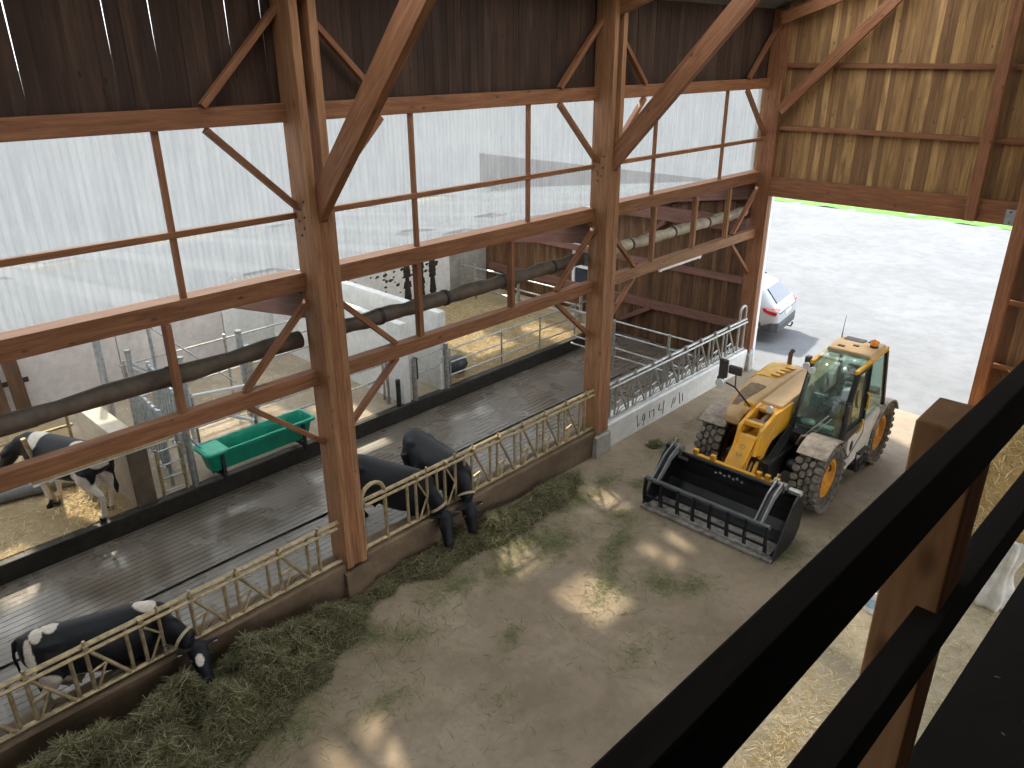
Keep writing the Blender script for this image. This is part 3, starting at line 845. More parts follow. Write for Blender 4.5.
# green trough
def trough():
    t = thing('water_trough', 'long green plastic trough on the pen edge', 'trough', (-12.42, 5.0, .35))
    L, W = 2.22, .52
    def rect(x0, x1, y0, y1, z, r=.09, n=5):
        p = []
        for cx, cy, a0 in ((x1 - r, y1 - r, 0), (x0 + r, y1 - r, PI / 2), (x0 + r, y0 + r, PI), (x1 - r, y0 + r, 1.5 * PI)):
            for k in range(n): p.append(V((cx + r * math.cos(a0 + PI / 2 * k / (n - 1)), cy + r * math.sin(a0 + PI / 2 * k / (n - 1)), z)))
        return p
    h = W / 2
    rings = [rect(-h + .09, h - .09, .10, L - .10, .22), rect(-h + .03, h - .03, .04, L - .04, .55), rect(-h + .02, h - .02, .03, L - .03, .57),
             rect(-h - .03, h + .03, -.02, L + .02, .58), rect(-h - .03, h + .03, -.02, L + .02, .63), rect(-h + .01, h - .01, .03, L - .03, .635),
             rect(-h + .04, h - .04, .06, L - .06, .58), rect(-h + .11, h - .11, .13, L - .13, .27)]
    m = MB(); m.rings(rings)
    m.build('basin', m_plain('green plastic', (.0, .27, .165), .38, 0, .5, .12, 4), t, smooth=True)
    m = MB(); m.rings([rect(-h - .035, h + .035, -.025, .42, .595), rect(-h - .035, h + .035, -.025, .42, .625)]); m.build('end_lip', m_plain('pale green plastic', (.03, .42, .25), .4, 0, .5, .1), t, smooth=True)
    for y in (.28, 1.95):
        m = MB(); m.box((0, y, .10), (.42, .06, .06))
        for x in (-.24, .24): m.box((x, y, .28), (.045, .06, .56))
        m.box((0, y, .2), (.3, .06, .05)); m.build('bracket', STEEL_DK, t)
    MB().tube([(-.3, -.05, 1.05), (-.28, -.02, .8), (-.18, .05, .66), (-.1, .1, .6)], .016, 8).build('water_hose', m_plain('blue hose', (.10, .25, .42), .5), t, smooth=True)
trough()
# drinker in the straw pen
t = thing('drinking_bowl', 'dark bulky drinking bowl behind the pen barrier next to the passage gate', 'drinker', (-12.95, 11.65, .35))
m = MB(); m.ball((0, 0, .22), (.24, .36, .22), 18); m.build('bowl', m_plain('dark grey plastic', (.06, .065, .075), .5, var=.3), t, smooth=True)
for k in range(6): MB().ball((.2 + .02 * (k % 2), -.2 + .08 * k, .26), .022, 6).build('bolt', BLACK, t)
# cable on the alley
o = MB().tube([(-10.4 + .01 * math.sin(k), -6 + k, .02) for k in range(22)], .016, 6).build('scraper_cable', BLACK); tag(o, 'black scraper cable running along the wet alley', 'cable')
# pipe on the cow bed
o = MB().tube([(-14.9, -.3, .47), (-14.6, 1.1, .46), (-14.25, 2.6, .47), (-14.05, 3.4, .46)], .11, 14).build('bedding_pipe', m_plain('grey plastic pipe', (.17, .165, .16), .6), smooth=True); tag(o, 'thick grey pipe lying on the straw behind the standing cow', 'pipe')
t = thing('neck_bar', 'pale slanting bar in front of the neck of the standing cow', 'bar', (-13.62, 2.88, .35))
MB().tube([(0, 0, .0), (.17, -.25, 1.42)], .04, 10).build('bar', GALV_TAN, t, smooth=True)
MB().tube([(0, 0, 0), (0, 0, .06)], .07, 12).build('foot', STEEL_DK, t, smooth=True)
# boards leaning on the concrete wall
t = thing('wooden_pallet', 'weathered wooden pallet leaning on the concrete wall', 'pallet', (-17.2, 3.35, .35)); t.rotation_euler = (0, math.radians(-13), 0)
for y in (-.55, -.18, .2): MB().box((.02, y, .95), (.03, .28, 1.9)).build('board', BOARDS_END, t)
for z in (.3, 1.0, 1.7): MB().box((-.04, -.1, z), (.08, 1.1, .1)).build('batten', BOARDS_DARK, t)
# dark stains on the white wall of the straw pen (dirt in the shape of splashes)
m = MB()
for k in range(46):
    y = random.uniform(11.3, 15.4); z = random.uniform(1.25, 1.62) if k < 32 else random.uniform(.7, 1.3)
    rr = random.uniform(.02, .07); n = 7
    vs = [(-17.795, y, z)] + [(-17.795, y + rr * 1.6 * random.uniform(.5, 1.2) * math.cos(2 * PI * i / n), z + rr * random.uniform(.5, 1.2) * math.sin(2 * PI * i / n)) for i in range(n)]
    m.add(vs, [(0, 1 + i, 1 + (i + 1) % n) for i in range(n)])
for y0 in (14.2, 14.75, 15.2):
    for k in range(8):
        z = .45 + k * .16; w = .14 * random.uniform(.6, 1.2)
        m.add([(-17.793, y0 - w, z - .1), (-17.793, y0 + w, z - .1), (-17.793, y0 + w * .8, z + .1), (-17.793, y0 - w * .7, z + .1)], [(0, 1, 2, 3)])
o = m.build('wall_stains', m_plain('dark splash dirt', (.05, .035, .028), .8)); tag(o, 'dark brown splashes on the white wall of the straw pen', 'stains', kind='stuff')

# scribbled dark strokes on the pale curb
def stroke(m, pts):
    for (a, b), (c, d) in zip(pts[:-1], pts[1:]):
        fx = lambda z: -8.27 + .035 * (z / .55)
        m.bar((fx(b) + .004, a, b), (fx(d) + .004, c, d), .006, .016, up=(1, 0, 0))
m = MB()
for g in ([(12.55, .42), (12.62, .12)], [(12.62, .12), (12.72, .18)], [(12.80, .38), (12.76, .22), (12.88, .2), (12.86, .34)], [(12.86, .34), (12.84, .06)], [(13.02, .36), (13.08, .16)], [(13.08, .32), (13.2, .34), (13.24, .14)],
          [(13.42, .40), (13.4, .24), (13.56, .22)], [(13.58, .42), (13.6, .08)], [(13.98, .36), (13.94, .12)], [(14.08, .34), (14.02, .2)], [(14.2, .42), (14.3, .10)], [(14.36, .34), (14.42, .12)]):
    stroke(m, g)
o = m.build('curb_scribble', m_plain('dark marks', (.06, .06, .065), .8)); tag(o, 'dark handwritten strokes on the pale curb near the gateway', 'marking')

# ================================================================ CATTLE
def coat_mat():
    t = NT('cow hide')
    at = t.n('Attribute'); at.attribute_name = 'coat'
    nz = t.noise(t.coord(), 26, 5, .7)
    blk = t.ramp(nz, [(.3, (.003, .003, .004)), (.7, (.009, .009, .012))])
    wht = t.ramp(nz, [(.3, (.50, .42, .34)), (.7, (.70, .63, .55))])
    t.col(t.mix(at.outputs['Fac'], blk, wht)).set(.55, 0, .28)
    t.bump(nz, .12, .01)
    return t.m
HIDE = coat_mat()
NOSE = m_plain('dark wet nose', (.025, .02, .02), .3)
TAGY = m_plain('orange ear tag', (.75, .35, .05), .5, var=.05)
TAGW = m_plain('pale ear tag', (.72, .70, .62), .5, var=.05)

def cow(label, loc, rz, s, neck, head, white, tags=(1, 1), tagmat=None, collar=False, foot=(0, 0, 0, 0), tail=0.0, group='dairy cows in the barn'):
    t = thing('cow', label, 'cow', loc, rz, group)
    m = MB()
    # trunk: rings across the spine
    R = []
    for x, zc, w, h in ((-.90, 1.16, .08, .10), (-.86, 1.15, .17, .20), (-.76, 1.12, .245, .265), (-.60, 1.07, .29, .32), (-.42, 1.02, .295, .36), (-.2, .99, .32, .385), (.05, .965, .345, .405),
                        (.3, .965, .32, .41), (.5, .99, .27, .40), (.66, 1.01, .225, .36), (.80, 1.03, .18, .28), (.90, 1.05, .11, .17)):
        ring = []
        for k in range(28):
            a = 2 * PI * k / 28; ca, sa = math.cos(a), math.sin(a)
            ww = w * (1 - .28 * max(0, sa) ** 2)
            ring.append(V((x, ww * math.copysign(abs(ca) ** .8, ca), zc + h * math.copysign(abs(sa) ** .9, sa))))
        R.append(ring)
    m.rings(R)
    for sd in (-1, 1):
        m.ball((-.50, sd * .185, 1.23), (.17, .085, .085), 12)            # hook bones
        m.ball((.48, sd * .20, .95), (.17, .10, .26), 14)               # shoulder
        m.ball((-.62, sd * .20, .92), (.20, .115, .27), 14)             # thigh
        fx = foot[0 if sd < 0 else 1]; hx = foot[2 if sd < 0 else 3]
        m.tube([(.50, sd * .19, .98), (.52, sd * .175, .72), (.53 + fx * .5, sd * .165, .42), (.53 + fx, sd * .16, .14), (.57 + fx, sd * .16, .075)], [.12, .085, .056, .040, .045], 12)
        m.tube([(.565 + fx, sd * .16, .10), (.60 + fx, sd * .16, .0)], [.046, .066], 12)
        m.tube([(-.64, sd * .19, 1.0), (-.56, sd * .20, .78), (-.66 + hx * .4, sd * .175, .62), (-.78 + hx * .7, sd * .16, .50), (-.74 + hx, sd * .155, .28), (-.72 + hx, sd * .155, .13), (-.69 + hx, sd * .155, .075)],
               [.17, .14, .085, .058, .042, .042, .045], 12)
        m.tube([(-.69 + hx, sd * .155, .10), (-.655 + hx, sd * .155, .0)], [.047, .068], 12)
    m.ball((-.42, 0, .58), (.20, .15, .13), 14)
    for q in ((-.33, .07), (-.33, -.07), (-.47, .07), (-.47, -.07)): m.tube([(q[0], q[1], .52), (q[0], q[1], .43)], [.026, .018], 8)
    m.tube([(-.86, 0, 1.33), (-.93, tail * .2, 1.28), (-.98, tail * .6, 1.05), (-.97, tail, .72)], [.045, .035, .026, .024], 10)
    m.tube([(-.97, tail, .76), (-.96, tail, .62), (-.95, tail * 1.05, .48)], [.026, .05, .02], 10)
    # neck and head
    npts = [V(p) for p in neck]
    m.tube(npts, [(.19, .30), (.155, .25), (.125, .19), (.10, .135)][:len(npts)], 18)
    p0 = V(head[0]); p1 = V(head[1]); d = (p1 - p0); L = d.length; d.normalize()
    lat = V((0, 0, 1)).cross(d)
    if lat.length < .15: lat = V((0, 1, 0))
    lat.normalize(); up = d.cross(lat)
    hp = [p0 - d * .08, p0, p0 + d * L * .28, p0 + d * L * .55, p0 + d * L * .82, p0 + d * L * .97, p0 + d * L]
    hr = [(.07, .08), (.125, .125), (.138, .145), (.105, .118), (.092, .094), (.088, .080), (.05, .05)]
    rings = []
    for p, (ra, rb) in zip(hp, hr):
        rings.append([p + lat * (ra * math.cos(2 * PI * k / 18)) + up * (rb * math.sin(2 * PI * k / 18)) for k in range(18)])
    m.rings(rings)
    rot = Matrix((lat, d, up)).transposed()
    for sd in (-1, 1):
        ec = p0 + lat * (sd * .185) + up * .03 + d * .0
        m.ball(ec, (.11, .03, .058), 12, rot)
        m.ball(p0 + d * L * .30 + lat * (sd * .095) + up * .055, (.035, .04, .03), 8, rot)
    m.v = [tuple(c * s for c in p) for p in m.v]
    raw = m.build('hide_raw', HIDE)
    rm = raw.modifiers.new('r', 'REMESH'); rm.mode = 'VOXEL'; rm.voxel_size = .0185 * s
    sm = raw.modifiers.new('s', 'SMOOTH'); sm.factor = .5; sm.iterations = 7
    dg = bpy.context.evaluated_depsgraph_get()
    me = bpy.data.meshes.new_from_object(raw.evaluated_get(dg))
    bpy.data.objects.remove(raw)
    me.name = 'body'
    me.materials.clear(); me.materials.append(HIDE)
    me.polygons.foreach_set('use_smooth', [True] * len(me.polygons))
    n = len(me.vertices); co = np.empty(n * 3); me.vertices.foreach_get('co', co); co = co.reshape(-1, 3) / s
    val = np.zeros(n, dtype=np.float32)
    for i in range(n):
        p = V(co[i]); best = 9
        for c, r in white:
            q = V(((p.x - c[0]) / r[0], (p.y - c[1]) / r[1], (p.z - c[2]) / r[2])).length
            best = min(best, q)
        best += .22 * noise.noise(p * 4.3 + V((loc[0], loc[1], 0)))
        val[i] = min(1, max(0, (1.0 - best) * 14 + .5))
    at = me.attributes.new('coat', 'FLOAT', 'POINT'); at.data.foreach_set('value', val)
    body = bpy.data.objects.new('body', me); COL.objects.link(body); body.parent = t
    for sd in (-1, 1):
        MB().ball((0, 0, 0), .021 * s, 10).build('eye', BLACK, t, smooth=True, loc=(p0 + d * L * .30 + lat * (sd * .136) + up * .06) * s)
        if tags[0 if sd < 0 else 1]:
            mm = MB(); mm.box((0, 0, 0), (.055 * s, .006, .065 * s), rot)
            o = mm.build('ear_tag', tagmat or TAGW, t, loc=(p0 + lat * (sd * .235) + up * -.005 + d * .035) * s)
    MB().ball((0, 0, 0), (.064 * s, .03 * s, .05 * s), 12, rot).build('nose', NOSE, t, smooth=True, loc=(p0 + d * L * .985) * s)
    if collar:
        c = (npts[-2] * .45 + npts[-1] * .55) * s; ax = (npts[-1] - npts[-2]).normalized()
        M4 = Matrix.Translation(c) @ ax.to_track_quat('Z', 'Y').to_matrix().to_4x4()
        mm = MB(); mm.lathe([(.155 * s, -.02), (.163 * s, -.02), (.163 * s, .02), (.155 * s, .02), (.155 * s, -.02)], 24, M4)
        mm.build('collar', m_plain('tan collar', (.34, .27, .17), .7), t, smooth=True)
    return t

NECK_DOWN = [(.52, 0, 1.05), (.80, 0, 1.02), (1.06, 0, .84), (1.26, 0, .62)]
cow('black cow with white belly and rump patch feeding by the left edge of the fence', (-8.80, 1.92, 0), math.radians(70), .92,
    [(.50, 0, 1.06), (.72, -.10, 1.04), (.92, -.28, .95), (1.07, -.42, .86)], [(1.14, -.49, .82), (1.19, -.74, .36)],
    [((-.50, .06, 1.42), (.10, .16, .2)), ((-.66, -.05, 1.36), (.07, .12, .12)), ((-.77, -.22, 1.12), (.06, .2, .26)), ((-.62, -.3, .72), (.14, .25, .2)), ((-.35, -.1, .55), (.5, .4, .2)), ((-.7, -.2, .3), (.25, .25, .35)), ((.62, .0, 1.42), (.16, .16, .14)),
     ((-.95, 0, .5), (.1, .2, .18)), ((1.145, -.67, .70), (.055, .06, .10)), ((.55, 0, .1), (.15, .3, .2))], (1, 1), TAGW, True, (0.05, -.05, .06, -.06), .1)
cow('all black cow feeding through the fence just right of the near post', (-9.12, 6.68, 0), math.radians(18), .95,
    [(.50, 0, 1.05), (.74, -.05, 1.02), (.93, -.07, .90), (1.05, -.06, .74)], [(1.11, -.06, .66), (1.28, -.24, .20)], [((0, 0, .5), (.1, .1, .05))], (1, 1), TAGY, True, (.1, -.05, .05, -.08), -.06)
cow('all black cow feeding through the fence, its rump farther from the near post', (-9.10, 7.68, 0), math.radians(-6), .95,
    [(.50, 0, 1.05), (.74, -.03, 1.02), (.95, -.08, .90), (1.09, -.13, .74)], [(1.15, -.16, .67), (1.29, -.18, .20)], [((0, 0, .5), (.1, .1, .05))], (1, 1), TAGW, True, (-.05, .06, -.05, .06), .08)
cow('black and white cow standing on straw beside the low partition wall', (-13.2, 3.10, .35), math.radians(203), .98,
    [(.52, 0, 1.08), (.76, .02, 1.12), (.94, .06, 1.08), (1.05, .10, 1.02)], [(1.10, .12, 1.02), (1.34, .20, .62)],
    [((.50, 0, 1.35), (.14, .4, .22)), ((-.52, .1, 1.36), (.20, .16, .16)), ((-.85, 0, 1.2), (.16, .3, .2)), ((0, .0, .55), (.8, .4, .22)), ((-.68, 0, .45), (.28, .35, .40)), ((.55, 0, .35), (.2, .35, .38)),
     ((-.55, .25, .8), (.2, .2, .25)), ((1.5, .2, .9), (.12, .05, .12))], (1, 0), TAGW, False, (.06, -.10, .10, -.06), -.05)

# ================================================================ TELEHANDLER
YEL = NT('machine yellow'); _c = YEL.coord()
YEL.col(YEL.mix(YEL.ramp(YEL.noise(_c, 2.2, 5, .65), [(.42, (0, 0, 0)), (.68, (.55, .55, .55))]), YEL.ramp(YEL.noise(_c, 9, 4), [(.3, (.68, .31, .010)), (.7, (.84, .41, .02))]), (.40, .25, .10))).set(.42, 0, .5); YEL = YEL.m
DUSTY = NT('dusty tan yellow'); _c = DUSTY.coord()
DUSTY.col(DUSTY.ramp(DUSTY.noise(_c, 2.6, 5, .6), [(.3, (.48, .30, .13)), (.6, (.56, .38, .21)), (.75, (.62, .46, .29))])).set(.7, 0, .3); DUSTY = DUSTY.m
MUSTARD = m_plain('mustard paint', (.62, .33, .02), .5, 0, .4, .12, 5)
DIRTYB = m_plain('brown caked dirt', (.22, .155, .10), .9, 0, .2, .2, 14)
ORANGE = m_plain('orange rim', (.55, .24, .02), .5, 0, .4, .15, 6)
TYRE = m_plain('dusty tyre rubber', (.085, .072, .060), .85, 0, .2, .35, 10)
LUG = m_plain('worn tyre lugs', (.17, .145, .12), .85, 0, .2, .25, 14)
FEND = m_plain('dusty grey mudguard', (.30, .25, .20), .8, 0, .2, .22, 8)
GREYW = m_plain('dusty off white panel', (.52, .48, .42), .6, 0, .3, .14, 5)
BKT = m_plain('black bucket steel', (.010, .010, .011), .42, .25, .5, .3, 7)
WORN = m_plain('worn bucket edge', (.30, .27, .24), .5, .5, .4, .3, 9)
SEATM = m_plain('black seat cloth', (.03, .035, .035), .8)
LENS = m_plain('lamp lens', (.62, .62, .60), .15, 0, .6, .05)
MIRR = m_plain('mirror back plastic', (.05, .04, .036), .55)

T = thing('telehandler', 'yellow telehandler with a black grapple bucket standing on the feed alley', 'telehandler', (-5.24, 13.3, 0))
def tp(b, name, mat, parent=None, smooth=False, bevel=0, label=None, loc=None):
    o = b.build(name, mat, parent or T, smooth, bevel, loc)
    if label: o['label'] = label
    return o
WR, WW = .625, .46
def make_wheel():
    side = Matrix.Rotation(PI / 2, 4, 'Y')
    h = WW / 2
    b = MB(); b.lathe([(.36, -h + .04), (.41, -h), (.53, -h), (.58, -h + .05), (.595, -h + .12), (.595, h - .12), (.58, h - .05), (.53, h), (.41, h), (.36, h - .04), (.36, -h + .04)], 44, side)
    b.mat(1)
    n = 26
    for k in range(n):
        for row, xx in enumerate((-.165, -.055, .055, .165)):
            a = 2 * PI * (k + (.5 if row % 2 else 0)) / n
            edge = row in (0, 3)
            ln = .13 if edge else .085
            R = Matrix.Rotation(a, 3, 'X')
            c = R @ V((xx * (1.12 if edge else 1), 0, .603))
            w = 2 * PI * .61 / n * .74
            pr = [(-ln / 2, -w * .25), (-ln * .28, -w / 2), (ln * .28, -w / 2), (ln / 2, -w * .25), (ln / 2, w * .25), (ln * .28, w / 2), (-ln * .28, w / 2), (-ln / 2, w * .25)]
            b.prism(pr, lambda p, q, d, c=c, R=R: c + R @ V((p, q, d)), -.02, .024)
            if edge:
                sgn = -1 if row == 0 else 1
                c2 = R @ V((sgn * (h - .015), 0, .555)); b.box(c2, (.04, w * .8, .09), R)
    me = b.mesh('wheel', [TYRE, LUG], smooth=True)
    b = MB(); b.lathe([(.365, -.19), (.385, -.20), (.365, -.15), (.30, -.10), (.27, -.02), (.10, .02), (.10, .0), (.265, -.04), (.29, -.12), (.345, -.2), (.365, -.19)], 36, side)
    b.lathe([(.36, -.18), (.36, .18), (.30, .18), (.27, .10), (0, .10)], 36, side)
    rim = b.mesh('rim', ORANGE, smooth=True)
    b = MB(); b.lathe([(.0, .16), (.09, .16), (.11, .13), (.13, .09), (.0, .08)], 24, side)
    for k in range(10):
        a = 2 * PI * k / 10; c = V((.125, .19 * math.cos(a), .19 * math.sin(a))); b.ball(c, (.02, .016, .016), 6)
    hub = b.mesh('hub', ORANGE, smooth=True)
    return me, rim, hub
_wm = make_wheel()
for (x, y) in ((.98, -.96), (-.90, -.96), (.98, 1.46), (-.90, 1.46)):
    w = bpy.data.objects.new('wheel', _wm[0]); COL.objects.link(w); w.parent = T; w.location = (x, y, WR); 
    w.rotation_euler = (random.uniform(0, .2), 0, 0 if x > 0 else PI)
    for nm, me in (('rim', _wm[1]), ('hub', _wm[2])):
        o = bpy.data.objects.new(nm, me); COL.objects.link(o); o.parent = w
# axles and chassis
for y in (-.96, 1.46):
    b = MB(); b.tube([(-.8, y, WR), (.8, y, WR)], .12, 12); b.ball((0, y, WR), (.26, .22, .22), 12); tp(b, 'axle', STEEL_DK, smooth=True)
b = MB(); b.box2((-.42, -1.75, .52), (.42, 1.9, .95)); b.box2((-.62, -.75, .45), (.42, .8, 1.05)); b.box2((-.9, 1.7, .6), (.9, 1.98, 1.35))
tp(b, 'chassis', STEEL_DK, bevel=.02)
# mudguards
def guard(x, y, a0, a1, w):
    R = .68; pts = []
    n = 12; b = MB(); vs = []; fs = []
    for k in range(n + 1):
        a = math.radians(a0 + (a1 - a0) * k / n)
        for rr in (R, R + .03):
            for xx in (-w / 2, w / 2): vs.append((xx, -math.cos(a) * rr, math.sin(a) * rr))
    for k in range(n):
        o = 4 * k
        fs += [(o, o + 4, o + 5, o + 1), (o + 2, o + 3, o + 7, o + 6), (o, o + 2, o + 6, o + 4), (o + 1, o + 5, o + 7, o + 3)]
    fs += [(0, 1, 3, 2), (4 * n, 4 * n + 2, 4 * n + 3, 4 * n + 1)]
    b.add(vs, fs)
    sg = 1 if x > 0 else -1
    b.tube([(sg * -w / 2, 0, R), (sg * (-w / 2 - .12), 0, R - .05), (sg * (-w / 2 - .2), .05, R - .25)], .03, 8)
    tp(b, 'mudguard', FEND, smooth=True, loc=(x, y, WR))
guard(.98, -.96, 50, 112, .52); guard(-.92, -.96, 50, 112, .52); guard(1.0, 1.46, 25, 150, .54); guard(-.92, 1.46, 30, 150, .46)

# engine cover on the machine's right side
b = MB()
def bx(x, y, z): return V((x, y, z))
def hood_ring(y, x0, x1, zt, zb, cham):
    return [bx(x0, y, zb), bx(x0, y, zt - cham), bx(x0 + cham, y, zt - .02), bx((x0 + x1) / 2, y, zt), bx(x1 - .06, y, zt - .01), bx(x1, y, zt - .07), bx(x1, y, zb)]
b.rings([hood_ring(-1.36, -.68, -.42, 1.42, 1.28, .03), hood_ring(-1.22, -.76, -.40, 1.53, 1.18, .05), hood_ring(-.7, -.90, -.30, 1.64, 1.02, .10), hood_ring(.0, -.98, -.26, 1.72, .85, .13),
         hood_ring(.85, -1.0, -.26, 1.75, .85, .13), hood_ring(1.2, -.98, -.28, 1.65, .95, .10)])
hood = tp(b, 'engine_cover', DUSTY, smooth=True, bevel=.015)
b = MB(); b.rings([hood_ring(-1.12, -.76, -.50, 1.556, 1.50, .05), hood_ring(-.62, -.86, -.44, 1.665, 1.58, .08), hood_ring(-.30, -.84, -.42, 1.712, 1.62, .08)]); tp(b, 'cover_dirt', DIRTYB, hood, label='brown dirt on the engine cover')
b = MB(); b.rings([hood_ring(.10, -.985, -.42, 1.738, 1.5, .12), hood_ring(.82, -1.005, -.40, 1.768, 1.5, .12), hood_ring(1.1, -.97, -.42, 1.71, 1.5, .10)])
for k in range(4):
    b.box((-.52 + .02 * k, .2 + .17 * k, 1.765), (.18, .09, .03))
tp(b, 'vent_cover', MUSTARD, hood, bevel=.01, label='mustard vented rear of the engine cover')
b = MB(); b.tube([(-.62, 1.0, 1.62), (-.62, 1.0, 1.95), (-.60, 1.06, 2.02)], .045, 12); tp(b, 'exhaust', m_plain('rusty exhaust', (.14, .07, .05), .7), smooth=True)
# boom: outer box, inner box, nose
b = MB(); b.bar((-.02, 1.75, 1.62), (-.02, -.95, 1.47), .40, .46); tp(b, 'boom', DUSTY, bevel=.02)
b = MB()
b.prism([(-1.9, 1.06), (-1.75, 1.50), (-1.25, 1.66), (-.55, 1.66), (-.55, 1.22), (-1.3, 1.16), (-1.55, .98)], lambda a, c, d: V((d, a, c)), -.24, -.17)
b.prism([(-1.9, 1.06), (-1.75, 1.50), (-1.25, 1.66), (-.55, 1.66), (-.55, 1.22), (-1.3, 1.16), (-1.55, .98)], lambda a, c, d: V((d, a, c)), .15, .22)
b.box((-.01, -1.0, 1.60), (.34, .30, .07)); b.box((-.01, -1.62, 1.53), (.34, .10, .08)); b.box((-.01, -1.25, 1.24), (.34, .6, .05))
head_ = tp(b, 'boom_head', YEL, bevel=.012)
b = MB(); b.tube([(-.2, -1.42, 1.46), (.18, -1.42, 1.46)], .07, 14); b.tube([(-.02, -1.4, 1.42), (.0, -1.1, 1.5)], .05, 10); tp(b, 'tilt_pin', m_plain('dirty steel pin', (.20, .15, .11), .6), head_, smooth=True)
# sloping front plate with forked lower end, then coupler
b = MB()
def fp(a, c, d): # a across, c down the slope 0..1, d thickness
    p = V((-.02 + a, -1.72, 1.36)).lerp(V((-.12 + a, -2.12, .60)), c)
    return p + V((0, -.85, -.5)).normalized() * d
b.prism([(-.18, 0), (.16, 0), (.16, 1.0), (.07, 1.0), (.02, .74), (-.03, .74), (-.10, 1.0), (-.19, 1.0)], fp, 0, .06)
plate = tp(b, 'front_plate', YEL, bevel=.008)
b = MB(); b.box2((-.16, -.05, -.06), (-.13, .35, .06)); b = MB()
b.prism([(-.2, .0), (-.14, 0), (-.14, 1), (-.2, 1)], fp, -.14, 0); b.prism([(.13, 0), (.19, 0), (.19, 1), (.13, 1)], fp, -.14, 0); tp(b, 'plate_side', YEL, plate)
b = MB()   # faint emblem: a small shield ring with bars, and a diamond below
for k in range(10):
    a0, a1 = 2 * PI * k / 10, 2 * PI * (k + 1) / 10
    b.tube([fp(-.01 + .045 * math.cos(a0), .22 + .045 * math.sin(a0), .063), fp(-.01 + .045 * math.cos(a1), .22 + .045 * math.sin(a1), .063)], .005, 5)
for (x0, c0, x1, c1) in ((-.05, .40, .04, .36), (-.05, .44, .04, .40), (-.06, .36, -.05, .44), (.04, .36, .05, .42)): b.tube([fp(x0, c0, .063), fp(x1, c1, .063)], .006, 5)
tp(b, 'emblem', m_plain('faint grey print', (.33, .25, .16), .7), plate)
b = MB(); b.tube([(.10, -1.2, 1.22), (.10, -1.95, .70)], .045, 12); b.tube([(.10, -1.7, .87), (.10, -2.08, .58)], .028, 10); tp(b, 'tilt_ram', m_plain('oily ram', (.30, .20, .09), .4, .3), smooth=True)
b = MB()
b.prism([(-1.15, 1.5), (-1.3, 1.45), (-2.0, .62), (-2.0, .5), (-1.9, .5)], lambda a, c, d: V((d, a, c)), .17, .23)
b.prism([(-1.15, 1.5), (-1.3, 1.45), (-2.0, .62), (-2.0, .5), (-1.9, .5)], lambda a, c, d: V((d, a, c)), -.27, -.21)
tp(b, 'boom_nose', YEL, bevel=.008)
for k in range(4):
    b = MB(); x = .26 + .02 * k
    b.tube([(x, -.2, 1.4 - .04 * k), (x + .05, -.9, 1.32 - .05 * k), (x + .06, -1.5, 1.05 - .04 * k), (x, -1.95, .68 - .03 * k)], .014, 8); tp(b, 'hose', RUBBER, smooth=True)
b = MB(); b.box2((-.9, -2.16, .42), (.85, -2.08, .50)); b.box2((-.75, -2.14, .30), (-.68, -2.05, .85)); b.box2((.6, -2.14, .30), (.67, -2.05, .85)); b.box2((-.75, -2.16, .78), (.67, -2.08, .86))
for x in (-.8, -.45, .42, .58, .74): b.box((x, -2.12, .90), (.09, .08, .10))
tp(b, 'coupler', YEL, bevel=.008)

# bucket (x from -1.22 to 1.22, lip at y = -3.05)
BW = 1.22
prof = [(-3.08, .02), (-2.55, .03), (-2.32, .10), (-2.20, .26), (-2.18, .50), (-2.24, .80), (-2.34, .90)]
inn = [(-2.37, .885), (-2.27, .78), (-2.21, .50), (-2.23, .28), (-2.34, .135), (-2.55, .065), (-3.08, .05)]
b = MB(); b.prism(prof + inn, lambda a, c, d: V((d, a, c)), -BW, BW)
bucket = tp(b, 'bucket', BKT, bevel=.006)
sidep = [(-3.10, .0), (-2.55, .0), (-2.30, .08), (-2.17, .25), (-2.15, .52), (-2.22, .84), (-2.36, .95), (-2.52, .84), (-2.80, .46)]
for sx in (-1, 1):
    b = MB(); b.prism(sidep, lambda a, c, d, sx=sx: V((sx * d, a, c)), BW - .0, BW + .035); tp(b, 'side_plate', BKT, bucket, bevel=.006)
    b = MB(); b.box((sx * (BW - .06), -2.33, .95), (.22, .10, .07)); tp(b, 'side_stop', GALV if sx > 0 else BKT, bucket, bevel=.008)
b = MB(); b.box((0, -3.07, .035), (2 * BW + .04, .14, .045)); tp(b, 'cutting_edge', WORN, bucket, bevel=.006, label='worn grey cutting edge')
tp(MB().box((0, -2.84, .068), (2.30, .42, .012)), 'wear_plate', WORN, bucket, label='worn grey wear plate behind the tines')
b = MB(); b.tube([(-BW, -2.35, .91), (BW, -2.35, .91)], .035, 10); tp(b, 'top_tube', BKT, bucket, smooth=True)
b = MB()
for k, ch in enumerate((.0, .09, .17, .26, .34, .41, .5)):
    b.box((-.28 + ch, -2.305, .74 + .03 * (k % 2)), (.04, .006, .045 if k % 2 else .03))
tp(b, 'lettering', m_plain('scuffed pale lettering', (.35, .35, .36), .6), bucket, label='small scuffed pale lettering')
b = MB(); b.box((-.95, -2.29, .79), (.20, .006, .09)); tp(b, 'scuff_patch', m_plain('worn patch', (.13, .13, .12), .7), bucket)
